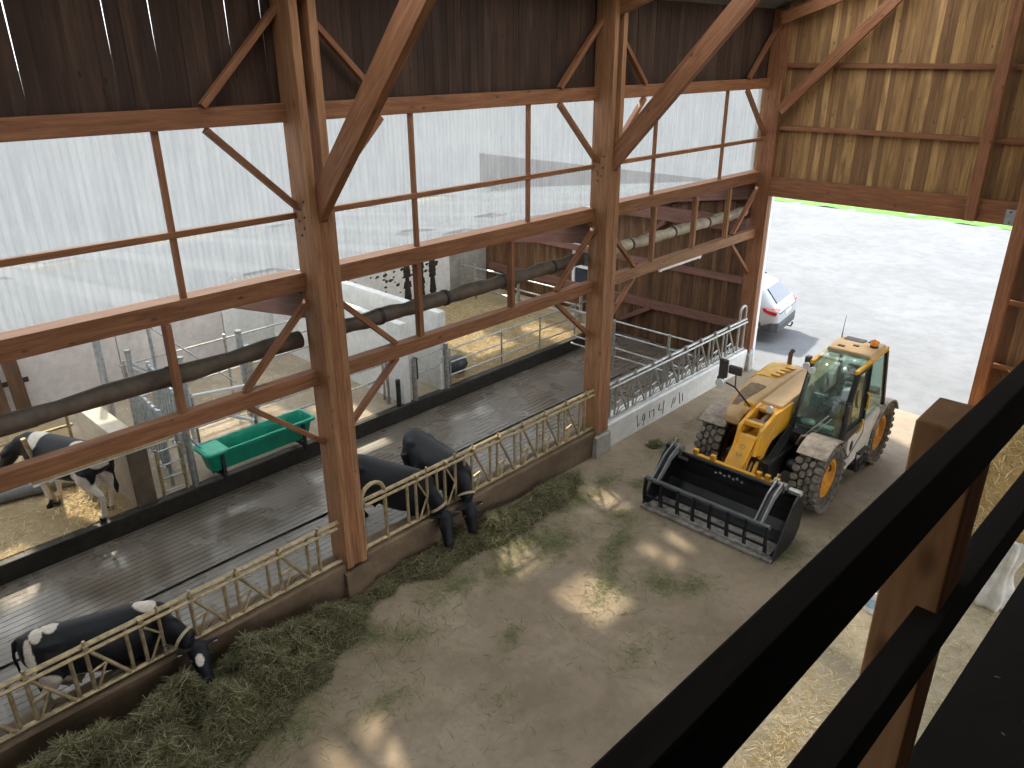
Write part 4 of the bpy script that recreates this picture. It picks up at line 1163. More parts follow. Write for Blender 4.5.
# grapple: hinged arms, cross bar and tines
gr = MB(); gr.tube([(-1.2, -3.06, .60), (1.13, -3.06, .60)], .045, 12)
grap = tp(gr, 'grapple_bar', BKT, smooth=True, label='dark grey grapple cross bar')
grap.data.materials[0] = m_plain('grey bar steel', (.075, .075, .075), .45, .3)
for x in (-1.19, -.86, -.52, -.22, .10, .42, .74, 1.10):
    b = MB(); yo = -.0
    b.prism([(-3.02, .63), (-3.11, .62), (-3.15, .35), (-3.12, .16), (-3.02, .09), (-3.04, .18), (-3.07, .35), (-3.04, .55)], lambda a, c, d, x=x: V((x + d, a, c)), -.018, .018); tp(b, 'tine', BKT, grap, bevel=.004)
b = MB(); b.box((-.02, -3.10, .27), (2.3, .035, .03)); tp(b, 'tine_bar', BKT, grap)
for x in (-1.02, .92):
    for e in (-.055, .055):
        b = MB()
        b.prism([(-2.36, 1.06), (-2.44, 1.10), (-2.72, .98), (-3.08, .64), (-3.05, .56), (-2.68, .86), (-2.40, .97)], lambda a, c, d, x=x, e=e: V((x + e + d, a, c)), -.011, .011)
        tp(b, 'grapple_arm', m_plain('edge worn arm', (.20, .20, .20), .5, .3) if e > -9 else BKT, grap)
    b = MB(); b.prism([(-2.40, 1.03), (-2.70, .93), (-3.05, .60), (-2.68, .83), (-2.40, .98)], lambda a, c, d, x=x: V((x + d, a, c)), -.05, .05); tp(b, 'arm_web', BKT, grap)
    b = MB(); b.tube([(x - .12, -2.40, 1.02), (x + .12, -2.40, 1.02)], .06, 12); b.box((x, -2.36, .95), (.16, .08, .14)); tp(b, 'hinge', m_plain('worn hinge', (.16, .15, .14), .5, .3), grap, smooth=True)
    b = MB(); b.tube([(x - .09, -2.36, 1.0), (x - .1, -2.30, 1.14), (x - .08, -2.24, 1.1)], .012, 6); tp(b, 'grapple_hose', GALV, grap, smooth=True)

# cab: posts, roof, glass, door
CX0, CX1 = .30, 1.17
A = {'fl': V((CX0, -.70, 1.26)), 'fr': V((CX1, -.70, 1.22)), 'tl': V((CX0 + .05, -.36, 2.40)), 'tr': V((CX1 - .03, -.36, 2.40)),
     'rl': V((CX0, 1.25, 1.35)), 'rr': V((CX1, 1.30, 1.30)), 'ul': V((CX0 + .05, .98, 2.46)), 'ur': V((CX1 - .03, 1.02, 2.46))}
b = MB()
b.box2((CX0 - .02, -.74, .62), (CX1 - .06, 1.2, 1.24)); cabb = tp(b, 'cab_base', STEEL_DK, bevel=.03)
def post(p, q, r=.04, mat=BLACK, name='cab_post'): tp(MB().bar(p, q, r * 1.6, r * 1.9), name, mat, None, bevel=.008)
post(A['fl'], A['tl']); post(A['fr'], A['tr']); post(A['rl'], A['ul']); post(A['rr'], A['ur'])
post(V((CX1 + .0, .28, 1.05)), V((CX1 - .03, .22, 2.42)), .045)
for p, q in (('tl', 'ul'), ('tr', 'ur')):
    o = MB().bar(A[p] + V((0, -.02, .03)), A[q] + V((0, .02, .05)), .07, .08); tp(o, 'roof_rail', MUSTARD, None, bevel=.015)
# roof: front half glazed, rear half a dusty tan cap with dark vents
b = MB(); b.rings([[V((CX0 + .02, .22, 2.47)), V((CX1 - .0, .22, 2.47)), V((CX1 - .05, .22, 2.58)), V((CX0 + .07, .22, 2.58))], [V((CX0, .60, 2.47)), V((CX1 + .02, .60, 2.47)), V((CX1 - .04, .60, 2.61)), V((CX0 + .06, .60, 2.61))],
                   [V((CX0 + .02, 1.02, 2.45)), V((CX1, 1.02, 2.45)), V((CX1 - .06, 1.0, 2.58)), V((CX0 + .08, 1.0, 2.58))]])
roof = tp(b, 'roof', DUSTY, bevel=.02)
for c, d_ in (((.62, .82, 2.60), (.36, .20, .02)), ((.93, .90, 2.60), (.16, .14, .02)), ((.55, .36, 2.595), (.12, .08, .02)), ((.76, .5, 2.605), (.10, .07, .02))):
    tp(MB().box(c, d_), 'roof_vent', MIRR, roof, bevel=.005)
b = MB(); b.lathe([(.07, 0), (.07, .05), (.055, .05), (.06, .11), (.045, .15), (0, .16)], 18, Matrix.Translation((1.03, .66, 2.60)))
b = MB(); b.lathe([(.075, 0), (.075, .04), (0, .04)], 18); bc = tp(b, 'beacon_base', BLACK, None, smooth=True, loc=(1.03, .62, 2.605))
b = MB(); b.lathe([(.062, .04), (.064, .10), (.05, .145), (0, .155)], 18); tp(b, 'beacon_lens', m_plain('orange lens', (.85, .25, .01), .25, 0, .5, .05), bc, smooth=True)
tp(MB().tube([(.36, .85, 2.56), (.36, .86, 2.75), (.37, .87, 3.0)], [.012, .006, .004], 6), 'antenna', BLACK, smooth=True)
def pane(pts, name='glass'):
    n = (pts[1] - pts[0]).cross(pts[2] - pts[0]).normalized() * .006
    b = MB(); k = len(pts); b.add(list(pts) + [p + n for p in pts], [tuple(range(k)), tuple(range(2 * k - 1, k - 1, -1))] + [(i, (i + 1) % k, (i + 1) % k + k, i + k) for i in range(k)])
    tp(b, name, GLASS, label='clear greenish cab glass')
# curved windscreen running up into the roof
mid_l, mid_r = A['fl'].lerp(A['tl'], .62) + V((0, -.05, 0)), A['fr'].lerp(A['tr'], .62) + V((0, -.05, 0))
b = MB(); vs = []; fs = []
sec = [(-.71, 1.26), (-.66, 1.56), (-.59, 1.92), (-.50, 2.20), (-.36, 2.40), (-.14, 2.49), (.22, 2.54)]
for (y, z) in sec: vs += [(CX0 + .05, y, z), ((CX0 + CX1) / 2, y - .035, z + .01), (CX1 - .05, y, z)]
for i in range(len(sec) - 1):
    for j in range(2): fs.append((3 * i + j, 3 * i + j + 1, 3 * i + 4 + j, 3 * i + 3 + j))
b.add(vs, fs); o = tp(b, 'windscreen', GLASS, smooth='all', label='curved clear windscreen')
sol = o.modifiers.new('t', 'SOLIDIFY'); sol.thickness = .006
pane([V((CX1 - .0, -.62, 1.32)), V((CX1 - .0, .24, 1.22)), V((CX1 - .03, .20, 2.38)), V((CX1 - .03, -.34, 2.36))], 'door_glass')
pane([V((CX1, .34, 1.22)), V((CX1, 1.24, 1.40)), V((CX1 - .03, .98, 2.40)), V((CX1 - .03, .28, 2.40))], 'side_glass')
pane([V((CX0 + .03, 1.26, 1.40)), V((CX1 - .05, 1.28, 1.40)), V((CX1 - .06, 1.0, 2.42)), V((CX0 + .08, .98, 2.42))], 'rear_glass')
pane([V((CX0, -.62, 1.32)), V((CX0, 1.15, 1.40)), V((CX0 + .05, .94, 2.40)), V((CX0 + .05, -.32, 2.36))], 'boom_side_glass')
# door frame, yellow handles, lower panel, steps
b = MB(); q = [V((CX1 + .03, -.70, 1.2)), V((CX1 + .02, -.62, 1.62)), V((CX1 + .0, -.36, 2.40)), V((CX1 + .0, .2, 2.42)), V((CX1 + .03, .27, 1.1)), V((CX1 + .03, -.3, .8)), V((CX1 + .03, -.70, 1.2))]
b.tube(q, .03, 8); b.bar((CX1 + .03, -.66, 1.36), (CX1 + .03, .26, 1.34), .05, .08); door = tp(b, 'door', BLACK, smooth=True)
b = MB(); b.prism([(-.68, 1.18), (.27, 1.14), (.27, 1.30), (-.66, 1.32)], lambda a, c, d: V((d, a, c)), CX1, CX1 + .035); tp(b, 'door_panel', STEEL_DK, door)
for pts in ([(CX1 + .06, .10, 1.95), (CX1 + .09, .12, 1.9), (CX1 + .09, .13, 1.66), (CX1 + .06, .13, 1.6)], [(CX1 + .06, -.12, 1.22), (CX1 + .10, -.08, 1.3), (CX1 + .10, .05, 1.42), (CX1 + .06, .12, 1.40)]):
    tp(MB().tube(pts, .02, 8), 'grab_handle', MUSTARD, door, smooth=True)
b = MB(); b.prism([(-.36, .50), (-.42, 1.18), (1.0, 1.36), (1.12, 1.16), (.80, .95), (.70, .50), (.30, .40), (.20, .60), (-.20, .58)], lambda a, c, d: V((d, a, c)), CX1 - .08, CX1 + .05)
pan = tp(b, 'side_panel', GREYW, bevel=.015)
b = MB(); b.ball((CX1 + .05, -.22, 1.0), (.012, .075, .11), 14); tp(b, 'panel_badge', BLACK, pan, smooth=True)
b = MB()
for z in (.35, .52, .70): b.box((CX1 + .02, .35, z), (.22, .40, .03))
b.bar((CX1 + .10, .14, .33), (CX1 + .02, .14, .8), .03, .04); b.bar((CX1 + .10, .56, .33), (CX1 + .02, .56, .8), .03, .04); tp(b, 'step', STEEL_DK, pan)
b = MB(); b.box((.55, -.76, 1.12), (.5, .10, .22)); b.box((.95, -.78, 1.12), (.22, .12, .18)); tp(b, 'front_panel', STEEL_DK, cabb, bevel=.02)
tp(MB().box((.96, -.83, 1.20), (.24, .05, .14)), 'headlamp', LENS, cabb, bevel=.015)
# wipers, seat, wheel, console
b = MB(); b.tube([(.60, -.80, 1.24), (.92, -.74, 1.68)], .012, 6); b.tube([(.70, -.80, 1.24), (.98, -.74, 1.64)], .009, 6); tp(b, 'wiper', GALV, smooth=True)
b = MB(); b.box((.74, .42, 1.28), (.50, .50, .14)); b.box((.74, .70, 1.66), (.48, .14, .66)); b.box((.74, .72, 2.08), (.28, .10, .18)); tp(b, 'seat', SEATM, bevel=.05)
b = MB(); n = 20; b.tube([V((.74 + .19 * math.cos(2 * PI * k / n), -.18 + .16 * math.sin(2 * PI * k / n), 1.60 + .10 * math.sin(2 * PI * k / n))) for k in range(n + 1)], .016, 8, cap=False)
b.tube([(.74, -.18, 1.60), (.74, -.40, 1.12)], .035, 10); b.bar((.56, -.18, 1.60), (.92, -.18, 1.60), .03, .02); tp(b, 'steering_wheel', BLACK, smooth=True)
b = MB(); b.box((.45, -.05, 1.62), (.20, .05, .24)); b.tube([(.45, -.02, 1.5), (.42, .1, 1.2)], .02, 8); tp(b, 'display', m_plain('bluish screen', (.14, .25, .30), .25), bevel=.01)
b = MB(); b.box((1.0, .3, 1.35), (.14, .5, .18)); b.box((.74, -.48, 1.28), (.78, .30, .10)); tp(b, 'console', SEATM, bevel=.03)
b = MB(); b.ball((.5, -.52, 1.36), (.14, .10, .05), 12); b.box((.82, -.50, 1.345), (.26, .14, .03)); tp(b, 'dashboard_clutter', m_plain('papers and gloves', (.35, .42, .40), .8, 0, .2, .35), smooth=False)
# lamps and mirrors
for (x, y, z) in ((.28, -.42, 2.36), (.42, -.50, 2.33)):
    b = MB(); b.lathe([(.0, -.05), (.05, -.05), (.065, .03), (.06, .035), (0, .035)], 14, Matrix.Translation((x, y, z)) @ Matrix.Rotation(PI / 2, 4, 'X')); tp(b, 'work_lamp', LENS, smooth=True)
tp(MB().box((.25, -.30, 2.42), (.10, .12, .16)), 'mirror', MIRR, bevel=.02)
b = MB(); b.bar((1.22, -.66, 1.62), (1.22, -.66, 1.95), .14, .05); b.tube([(1.17, -.66, 1.96), (1.22, -.68, 2.0), (1.22, -.66, 1.8)], .014, 6); tp(b, 'door_mirror', MIRR, bevel=.02)
b = MB(); b.tube([(-.25, -1.35, 1.70), (-.55, -1.40, 2.0), (-.72, -1.42, 2.05)], .018, 8); b.tube([(-.55, -1.40, 2.0), (-.57, -1.38, 2.24)], .012, 8); arm = tp(b, 'mirror_arm', STEEL_DK, smooth=True)
b = MB(); b.box((-.60, -1.36, 2.30), (.26, .07, .17)); tp(b, 'mirror', MIRR, arm, bevel=.03)
b = MB(); b.box((-.83, -1.36, 2.28), (.17, .08, .36)); b.box((-.86, -1.38, 2.05), (.13, .08, .16)); tp(b, 'mirror', MIRR, arm, bevel=.03)
b = MB(); b.lathe([(0, -.06), (.06, -.05), (.085, .03), (.08, .04), (0, .045)], 16, Matrix.Translation((-.82, -1.45, 2.03)) @ Matrix.Rotation(PI / 2, 4, 'X')); tp(b, 'head_lamp', LENS, arm, smooth=True)
b = MB(); b.lathe([(0, -.05), (.05, -.04), (.07, .03), (.065, .035), (0, .04)], 14, Matrix.Translation((.1, -1.30, 1.74)) @ Matrix.Rotation(PI / 2, 4, 'X')); tp(b, 'work_lamp', LENS, smooth=True)
b = MB(); b.box((-.3, -1.25, 1.70), (.20, .12, .10)); tp(b, 'lamp_bracket', MUSTARD, bevel=.02)

# ================================================================ CAR IN THE YARD
def car():
    t = thing('car', 'white car parked in the yard just outside the gateway', 'car', (-10.85, 20.30, -.03), PI + math.radians(8))
    paint = m_plain('white car paint', (.50, .53, .54), .25, 0, .6, .03, 2)
    dark = m_plain('dark car window', (.07, .09, .12), .08, 0, .8, .1)
    blk = m_plain('dark bumper plastic', (.07, .075, .08), .6)
    st = [(-2.16, .52, .86, .90, .74, .70), (-2.12, .44, .93, .97, .82, .74), (-2.02, .36, 1.00, 1.06, .87, .72), (-1.82, .32, 1.05, 1.28, .89, .66), (-1.62, .30, 1.06, 1.47, .90, .61),
          (-1.40, .29, 1.05, 1.545, .90, .60), (-.9, .28, 1.03, 1.59, .90, .61), (-.2, .27, 1.0, 1.60, .90, .61), (.3, .27, .98, 1.57, .90, .60), (.75, .27, .97, 1.36, .90, .63), (1.15, .28, .97, 1.08, .89, .68),
          (1.6, .30, .92, .98, .87, .66), (2.0, .34, .82, .86, .80, .6), (2.14, .42, .68, .72, .66, .5)]
    b = MB(); rings = []
    for x, zb, zs, zt, w, wr in st:
        half = [(w * .86, zb), (w * .97, zb + .10), (w, (zb + zs) / 2), (w * .985, zs - .05), (w * .95, zs), ((w * .95 + wr) / 2 + .015, (zs + zt) / 2), (wr + .02, zt - .05), (wr * .9, zt - .005), (wr * .4, zt + .015)]
        rings.append([V((x, y, z)) for y, z in half] + [V((x, -y, z)) for y, z in reversed(half)])
    b.rings(rings); body = b.build('body', paint, t, smooth='all')
    def q(name, pts, mat, nrm, par=t, th=.012):
        pts = [V(p) for p in pts]; n = V(nrm) * th
        m = MB(); k = len(pts); m.add([p for p in pts] + [p + n for p in pts], [tuple(range(k)), tuple(range(2 * k - 1, k - 1, -1))] + [(i, (i + 1) % k, (i + 1) % k + k, i + k) for i in range(k)])
        return m.build(name, mat, par, bevel=.003)
    q('rear_window', [(-1.99, -.60, 1.10), (-1.99, .60, 1.10), (-1.65, .52, 1.455), (-1.65, -.52, 1.455)], dark, (-.75, 0, .6), th=.03)
    q('windscreen', [(1.10, -.62, 1.10), (1.10, .62, 1.10), (.42, .54, 1.52), (.42, -.54, 1.52)], dark, (.5, 0, .8), th=.035)
    for sd in (-1, 1):
        q('side_window', [(-1.62, sd * .85, 1.10), (-.35, sd * .875, 1.06), (-.35, sd * .66, 1.50), (-1.35, sd * .66, 1.48)], dark, (0, sd * .85, .4), th=.03)
        q('side_window', [(-.25, sd * .875, 1.06), (.98, sd * .87, 1.03), (.42, sd * .66, 1.47), (-.25, sd * .66, 1.50)], dark, (0, sd * .85, .4), th=.03)
        m = MB(); m.prism([(-2.10, .82), (-2.135, .97), (-2.02, 1.02), (-1.70, 1.0), (-1.74, .90), (-1.92, .84)], lambda a, c, d, sd=sd: V((a, sd * d, c)), .60, .895)
        tl = m.build('tail_lamp', m_plain('red tail lamp', (.62, .02, .03), .2, 0, .6, .08), t, bevel=.012)
        m = MB(); m.prism([(-2.12, .93), (-2.13, .97), (-2.02, 1.0), (-1.8, .985), (-1.86, .955)], lambda a, c, d, sd=sd: V((a, sd * d, c)), .62, .905); m.build('lamp_strip', WHITE, tl)
        MB().tube([(-1.25, sd * .60, 1.60), (-1.1, sd * .60, 1.635), (.1, sd * .60, 1.65), (.25, sd * .60, 1.60)], .016, 8).build('roof_bar', BLACK, t, smooth=True)
        for x in (-1.31, 1.31):
            m = MB(); m.lathe([(.20, -.11), (.31, -.11), (.335, -.08), (.335, .08), (.31, .11), (.20, .11), (.20, -.11)], 32, Matrix.Rotation(PI / 2, 4, 'X'))
            w = m.build('wheel', RUBBER, t, smooth=True, loc=(x, sd * .80, .335))
            m = MB(); M4 = Matrix.Rotation(PI / 2, 4, 'X')
            m.lathe([(.205, -.10), (.215, -.10), (.215, .10), (.205, .10), (.205, -.10)], 28, M4)
            for k in range(5):
                a = 2 * PI * k / 5; m.bar((0, sd * .08, 0), (.205 * math.cos(a), sd * .085, .205 * math.sin(a)), .03, .055, up=(0, 1, 0))
            m.ball((0, sd * .085, 0), (.05, .03, .05), 10); m.build('wheel_rim', GALV_BLUE, w, smooth=True)
            m = MB(); n = 14; pts = [(.40 * math.cos(PI * k / n), 0, .40 * math.sin(PI * k / n) + .02) for k in range(n + 1)]
            m.tube(pts, .035, 8); m.build('wheel_arch', blk, t, smooth=True, loc=(x, sd * .885, .335))
    m = MB(); m.rings([[V((x, y, z)) for y, z in ((-w, .34), (-w, zt), (w, zt), (w, .34))] for x, w, zt in ((-2.19, .62, .50), (-2.165, .80, .60), (-2.0, .905, .60), (-1.72, .91, .48))]); m.build('bumper', blk, t, bevel=.015)
    m = MB(); m.tube([(-2.05, 0, .36), (-2.30, 0, .34), (-2.33, 0, .42)], .022, 8); m.ball((-2.33, 0, .45), .032, 10); m.build('tow_hook', STEEL_DK, t, smooth=True)
    m = MB(); m.box((-2.165, 0, .80), (.02, .52, .11)); m.build('number_plate', WHITE, t)
    m = MB(); m.ball((-2.13, 0, .965), (.015, .05, .05), 12); m.build('badge', GALV, t, smooth=True)
    MB().tube([(-1.15, 0, 1.60), (-1.32, 0, 1.72)], .008, 6).build('antenna', BLACK, t)
car()

# ================================================================ FEED, STRAW, LITTER
def blades(name, mat, pts, lens, tilt, width, extra=None, curl=.25):
    """loose stems: pts (n,3) roots; lens (lo, hi); tilt spread of the direction out of the ground plane"""
    n = len(pts)
    az = rng.uniform(0, 2 * PI, n); el = rng.normal(0, tilt, n)
    if extra is not None: el = el + extra
    d = np.stack([np.cos(az) * np.cos(el), np.sin(az) * np.cos(el), np.sin(el)], 1)
    L = rng.uniform(lens[0], lens[1], n)[:, None]
    side = np.stack([-np.sin(az), np.cos(az), rng.uniform(-.6, .6, n)], 1); side /= np.linalg.norm(side, axis=1)[:, None]
    w = rng.uniform(width[0], width[1], n)[:, None] * .5
    bend = np.stack([np.zeros(n), np.zeros(n), -np.abs(rng.normal(0, curl, n))], 1) * L
    bend += side * (rng.normal(0, curl * .7, n)[:, None] * L)
    p0 = pts - d * L * .5; p1 = pts; p2 = pts + d * L * .5
    p0 = p0 + bend * .35; p2 = p2 + bend * .35
    v = np.stack([p0 - side * w * .6, p0 + side * w * .6, p1 - side * w, p1 + side * w, p2 - side * w * .35, p2 + side * w * .35], 1).reshape(-1, 3)
    base = (np.arange(n) * 6)[:, None]
    f = np.concatenate([base + np.array([0, 1, 3, 2]), base + np.array([2, 3, 5, 4])], 1).reshape(-1, 4)
    me = bpy.data.meshes.new(name)
    me.vertices.add(len(v)); me.vertices.foreach_set('co', v.astype(np.float32).ravel())
    me.loops.add(f.size); me.loops.foreach_set('vertex_index', f.astype(np.int32).ravel())
    me.polygons.add(len(f)); me.polygons.foreach_set('loop_start', (np.arange(len(f)) * 4).astype(np.int32))
    me.materials.append(mat); me.update(); me.validate()
    o = bpy.data.objects.new(name, me); COL.objects.link(o)
    return o

def sstep(a, b, x):
    t = min(1, max(0, (x - a) / (b - a))); return t * t * (3 - 2 * t)
def feed_edge(y):
    pts = [(-6, -6.3), (1.0, -6.25), (2.5, -6.6), (3.6, -6.95), (4.6, -7.3), (5.2, -7.75), (5.7, -7.8), (6.4, -7.55), (7.4, -7.5), (8.6, -7.35), (9.8, -7.4), (10.6, -7.9)]
    for (a, xa), (b, xb) in zip(pts[:-1], pts[1:]):
        if a <= y <= b: return xa + (xb - xa) * (y - a) / (b - a)
    return -8.3
def feed_h(x, y):
    e = feed_edge(y) + .16 * noise.noise(V((x * .7, y * 2.2, 3)))
    top = .46 - .20 * sstep(3.2, 5.0, y)
    if 4.9 < y < 6.0: top *= .45
    if y > 5.6: top *= .55 + .9 * max(0, noise.noise(V((x * 1.3, y * 1.1, 9))) + .25)
    if y > 9: top *= 1 - sstep(9, 10.6, y)
    gap = sstep(-8.24, -7.9, x) * .75 + .25
    hh = top * sstep(0, .55, e - x) * gap
    if hh <= .004: return 0
    hh *= .85 + .95 * noise.noise(V((x * 1.9, y * 1.9, 0))) + .55 * noise.noise(V((x * 5, y * 5, 5)))
    return max(0, hh)
FEEDM = m_straw('matted green feed', (.045, .046, .018), (.085, .084, .034), (.13, .125, .055), .8)
base = grid_plane('green_feed', -8.22, -6.0, -3, 10.7, -.012, 60, 300, FEEDM, feed_h)
tag(base, 'long heap of cut green feed along the foot of the feed fence', 'feed', kind='stuff')
P = []
while len(P) < 30000:
    x = rng.uniform(-8.21, -6.1); y = rng.uniform(.2, 10.6); h = feed_h(x, y)
    if h > .03 or (h > .005 and rng.random() < .5): P.append((x, y, h + rng.uniform(-.01, .035)))
o = blades('loose_stems', SILAGE, np.array(P), (.10, .30), .30, (.006, .013)); o.parent = base; o['kind'] = 'stuff'

def scatter(zones):
    P = []
    for (cx, cy, rx, ry, ang, n, hz) in zones:
        a = rng.uniform(0, 2 * PI, n); r = np.abs(rng.normal(0, .5, n))
        x = r * np.cos(a) * rx; y = r * np.sin(a) * ry; c, s = math.cos(ang), math.sin(ang)
        P.append(np.stack([cx + x * c - y * s, cy + x * s + y * c, rng.uniform(.004, .004 + hz, n)], 1))
    P = np.concatenate(P)
    P = P[(P[:, 0] > -8.2)]
    return P
Z = scatter([(-6.9, 8.3, .5, .8, 0, 900, .03), (-6.1, 8.9, .35, 1.3, .25, 800, .03), (-6.6, 9.7, .5, .6, 0, 300, .02), (-6.9, 10.9, .35, .5, 0, 420, .03), (-7.5, 10.5, .35, .7, 0, 350, .03), (-5.6, 8.0, .25, 1.2, .35, 420, .02),
             (-5.0, 8.6, .5, .4, 0, 420, .02), (-4.6, 8.9, .4, .5, 0, 260, .02), (-5.9, 6.2, .3, .8, .4, 160, .02), (-4.4, 7.1, .7, 1.2, 0, 200, .01), (-7.4, 12.6, .3, 1.2, 0, 450, .03), (-7.6, 14.2, .25, 1.0, 0, 260, .02),
             (-6.9, 5.2, .6, 1.0, 0, 420, .02), (-6.2, 4.2, .5, 1.2, 0, 300, .01), (-6.0, 10.5, .8, 1.2, 0, 300, .01), (-3.9, 10.6, .6, 1.0, 0, 420, .02), (-3.4, 12.0, .6, 1.8, 0, 900, .02), (-3.3, 8.6, .4, 1.8, 0, 350, .01), (-7.0, 7.2, .6, .8, 0, 500, .02),
             (-7.3, 6.4, .5, 1.0, 0, 700, .02), (-7.3, 8.0, .5, 1.2, 0, 800, .02), (-7.4, 9.6, .4, 1.2, 0, 600, .02), (-6.7, 3.2, .5, 1.4, .25, 700, .02), (-7.3, 4.8, .35, .6, 0, 350, .02), (-5.2, 5.2, 2.0, 2.5, 0, 350, .006), (-5.3, 8.0, 2.0, 2.2, 0, 500, .006)])
o = blades('scattered_grass', GRASSLIT, Z, (.06, .22), .16, (.005, .010)); tag(o, 'green and dry wisps scattered over the concrete feed alley', 'grass', kind='stuff')
def heap(name, label, cx, cy, rx, ry, h):
    gm = MB().ball((0, 0, 0), (rx, ry, h), 16)
    me_o = gm.build(name, FEEDM, None, smooth='all', loc=(cx, cy, 0)); tag(me_o, label, 'feed', kind='stuff')
    n = 420; a = rng.uniform(0, 2 * PI, n); r = np.sqrt(rng.uniform(0, 1, n)) * .98
    pp = np.stack([r * np.cos(a) * rx, r * np.sin(a) * ry, np.sqrt(np.maximum(0, 1 - r * r)) * h], 1)
    q = blades('loose_stems', SILAGE, pp, (.06, .18), .3, (.005, .010)); q.parent = me_o; q['kind'] = 'stuff'
heap('feed_tuft', 'small green tuft of feed lying on the bare concrete by the fence corner', -7.95, 5.55, .16, .2, .14)
heap('feed_tuft', 'small round tuft of feed near the pale curb by the bucket', -7.62, 12.35, .14, .18, .10)

# straw beds
def bed_pts(x0, x1, y0, y1, z, n, hz=.03):
    return np.stack([rng.uniform(x0, x1, n), rng.uniform(y0, y1, n), z + rng.uniform(0, hz, n)], 1)
o = blades('bedding_straw', STRAWS, np.concatenate([bed_pts(-17.6, -12.5, -1, 3.62, .355, 5200), bed_pts(-17.6, -12.6, 11.12, 16.2, .355, 12000, .05), bed_pts(-17.6, -12.6, 4.4, 9.4, .35, 1200, .01), bed_pts(-14.9, -12.5, 2.9, 3.62, .36, 1500, .05)]),
           (.08, .26), .2, (.006, .013)); tag(o, 'loose yellow bedding straw spread over the cow pens', 'straw', kind='stuff')
o = blades('litter_straw', STRAWS, np.concatenate([bed_pts(-2.85, .2, 3.5, 13.5, 0, 13000, .02), scatter([(-2.9, 9, .35, 4, 0, 1500, .01), (-2.3, 6.9, .5, 2, 0, 800, .01)])]), (.05, .18), .15, (.005, .010)); tag(o, 'pale straw litter on the floor below the loft', 'straw', kind='stuff')
def heap_h(x, y):
    h = 1.72 * sstep(-3.2, -2.2, x) * sstep(12.7, 14.6, y)
    h *= .93 + .22 * noise.noise(V((x * 1.1, y * 1.1, 0))) + .10 * noise.noise(V((x * 3.3, y * 3.3, 2)))
    return max(0, h)
hp = grid_plane('straw_heap', -3.3, 3, 12.6, 17.42, -.02, 90, 70, HEAPM, heap_h)
tag(hp, 'tall heap of straw beside the right gate post', 'straw', kind='stuff')
P = []
for _ in range(14000):
    x = rng.uniform(-3.2, 1.2); y = rng.uniform(12.7, 17.2); h = heap_h(x, y)
    if h > .02: P.append((x, y, h + rng.uniform(-.02, .04)))
o = blades('loose_straw', STRAWS, np.array(P), (.15, .45), .35, (.008, .016)); o.parent = hp; o['kind'] = 'stuff'

# white sack and small container on the right
t = thing('cloth_sack', 'crumpled white cloth sack hanging in folds by the straw heap', 'sack', (-1.22, 11.45, 0))
b = MB(); rings = []
for k in range(15):
    f = k / 14; z = .02 + 1.12 * f; rr = .19 * (1 - .72 * f ** 1.4) + .03 * math.sin(f * 9)
    rings.append([V((rr * (1 + .28 * math.sin(5 * a + 2.5 * f) + .10 * math.sin(9 * a - 3 * f)) * math.cos(a) + .16 * f, rr * .75 * (1 + .28 * math.sin(5 * a + 2.5 * f)) * math.sin(a), z)) for a in [2 * PI * i / 36 for i in range(36)]])
b.rings(rings); sk = b.build('sack', m_plain('white woven cloth', (.58, .55, .49), .85, 0, .2, .14, 6), t, smooth='all')
MB().tube([(.13, 0, 1.05), (.30, .06, 1.20), (.36, .02, 1.1), (.30, -.04, .95)], .022, 8).build('sling', m_plain('white webbing', (.55, .52, .46), .85), t, smooth=True)
t = thing('small_tub', 'small white tub with a pale blue band beside the loft post', 'tub', (-2.42, 10.2, 0))
MB().lathe([(0, 0), (.13, 0), (.16, .36), (.17, .36), (.17, .385), (.145, .385), (.12, .02), (0, .02)], 24).build('tub_body', WHITE, t, smooth=True)
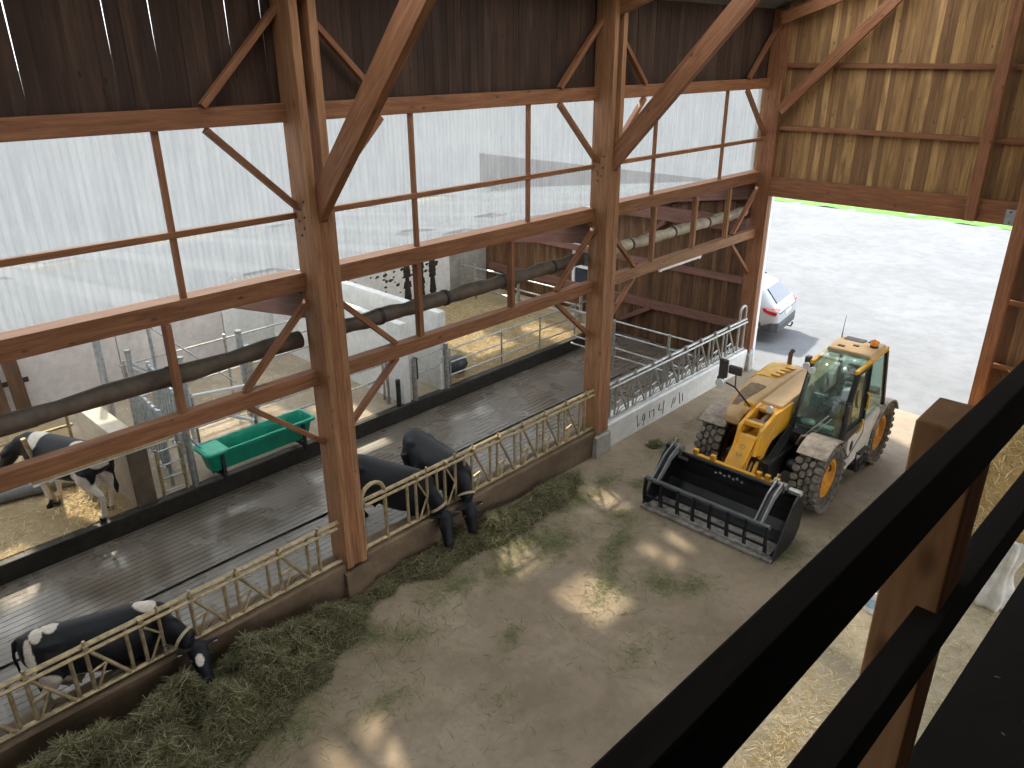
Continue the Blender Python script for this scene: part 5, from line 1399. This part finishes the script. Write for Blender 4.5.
MB().lathe([(.144, .10), (.150, .10), (.163, .26), (.157, .26), (.144, .10)], 24).build('band', m_plain('pale blue', (.35, .52, .66), .5), t, smooth=True)

# ================================================================ LOFT AND RAILING
m = MB(); m.prism([(-.352 + .035 * -6.9, -6.9), (6.15, -6.9), (6.15, 7.6), (-.352 + .035 * 7.6, 7.6)], lambda a, c, d: V((a, c, d)), 5.42, 5.65)
struct(m.build('floor_loft', m_concrete('dark loft boards', (.008, .006, .005), (.012, .009, .008), (.016, .013, .011), .95)))  # floor coloured near black to carry the shade of the loft
for y in (-2.0, 4.2):
    struct(timber('loft_pillar', (1.4, y, 0), (1.4, y, 5.42), .22, .22, mat=TIMBER, up=(1, 0, 0)))
lr = thing('loft_railing', 'dark timber loft railing crossing the lower right corner close to the viewer', 'railing', (-.255, 1.395, 5.65))
def rp(x, y, z): return V((x + .255, y - 1.395, z - 5.65))
timber('top_rail', rp(-.242 + .0285 * -1.2, -1.2, 6.950), rp(-.242 + .0285 * 4.6, 4.6, 6.950), .036, .100, parent=lr, mat=TIMBER_SHADE, bevel=.003)
timber('mid_rail', rp(-.263 + .0325 * -1.2, -1.2, 6.5275), rp(-.263 + .0325 * 4.6, 4.6, 6.5275), .052, .085, parent=lr, mat=TIMBER_SHADE, bevel=.003)
o = timber('rail_post', rp(-.258, 1.395, 5.65), rp(-.262, 1.395, 6.925), .13, .104, parent=lr, mat=RAILPOST_LIT, up=(1, 0, 0), bevel=.004); o['label'] = 'light brown post of the railing'
o = blades('loft_straw', STRAWS, np.stack([rng.uniform(-.2, 1.2, 420), rng.uniform(.2, 5, 420), 5.655 + rng.uniform(0, .006, 420)], 1), (.008, .03), .1, (.0015, .003)); tag(o, 'bits of straw on the dark loft floor', 'straw', kind='stuff')
o = MB().tube([(0, 0, 0), (.012, .05, .03), (.016, .08, .06)], .0016, 5).build('straw_stalk', STRAWS, loc=(-.205, 1.55, 6.998)); tag(o, 'single straw stalk sticking up from the top loft rail', 'straw')
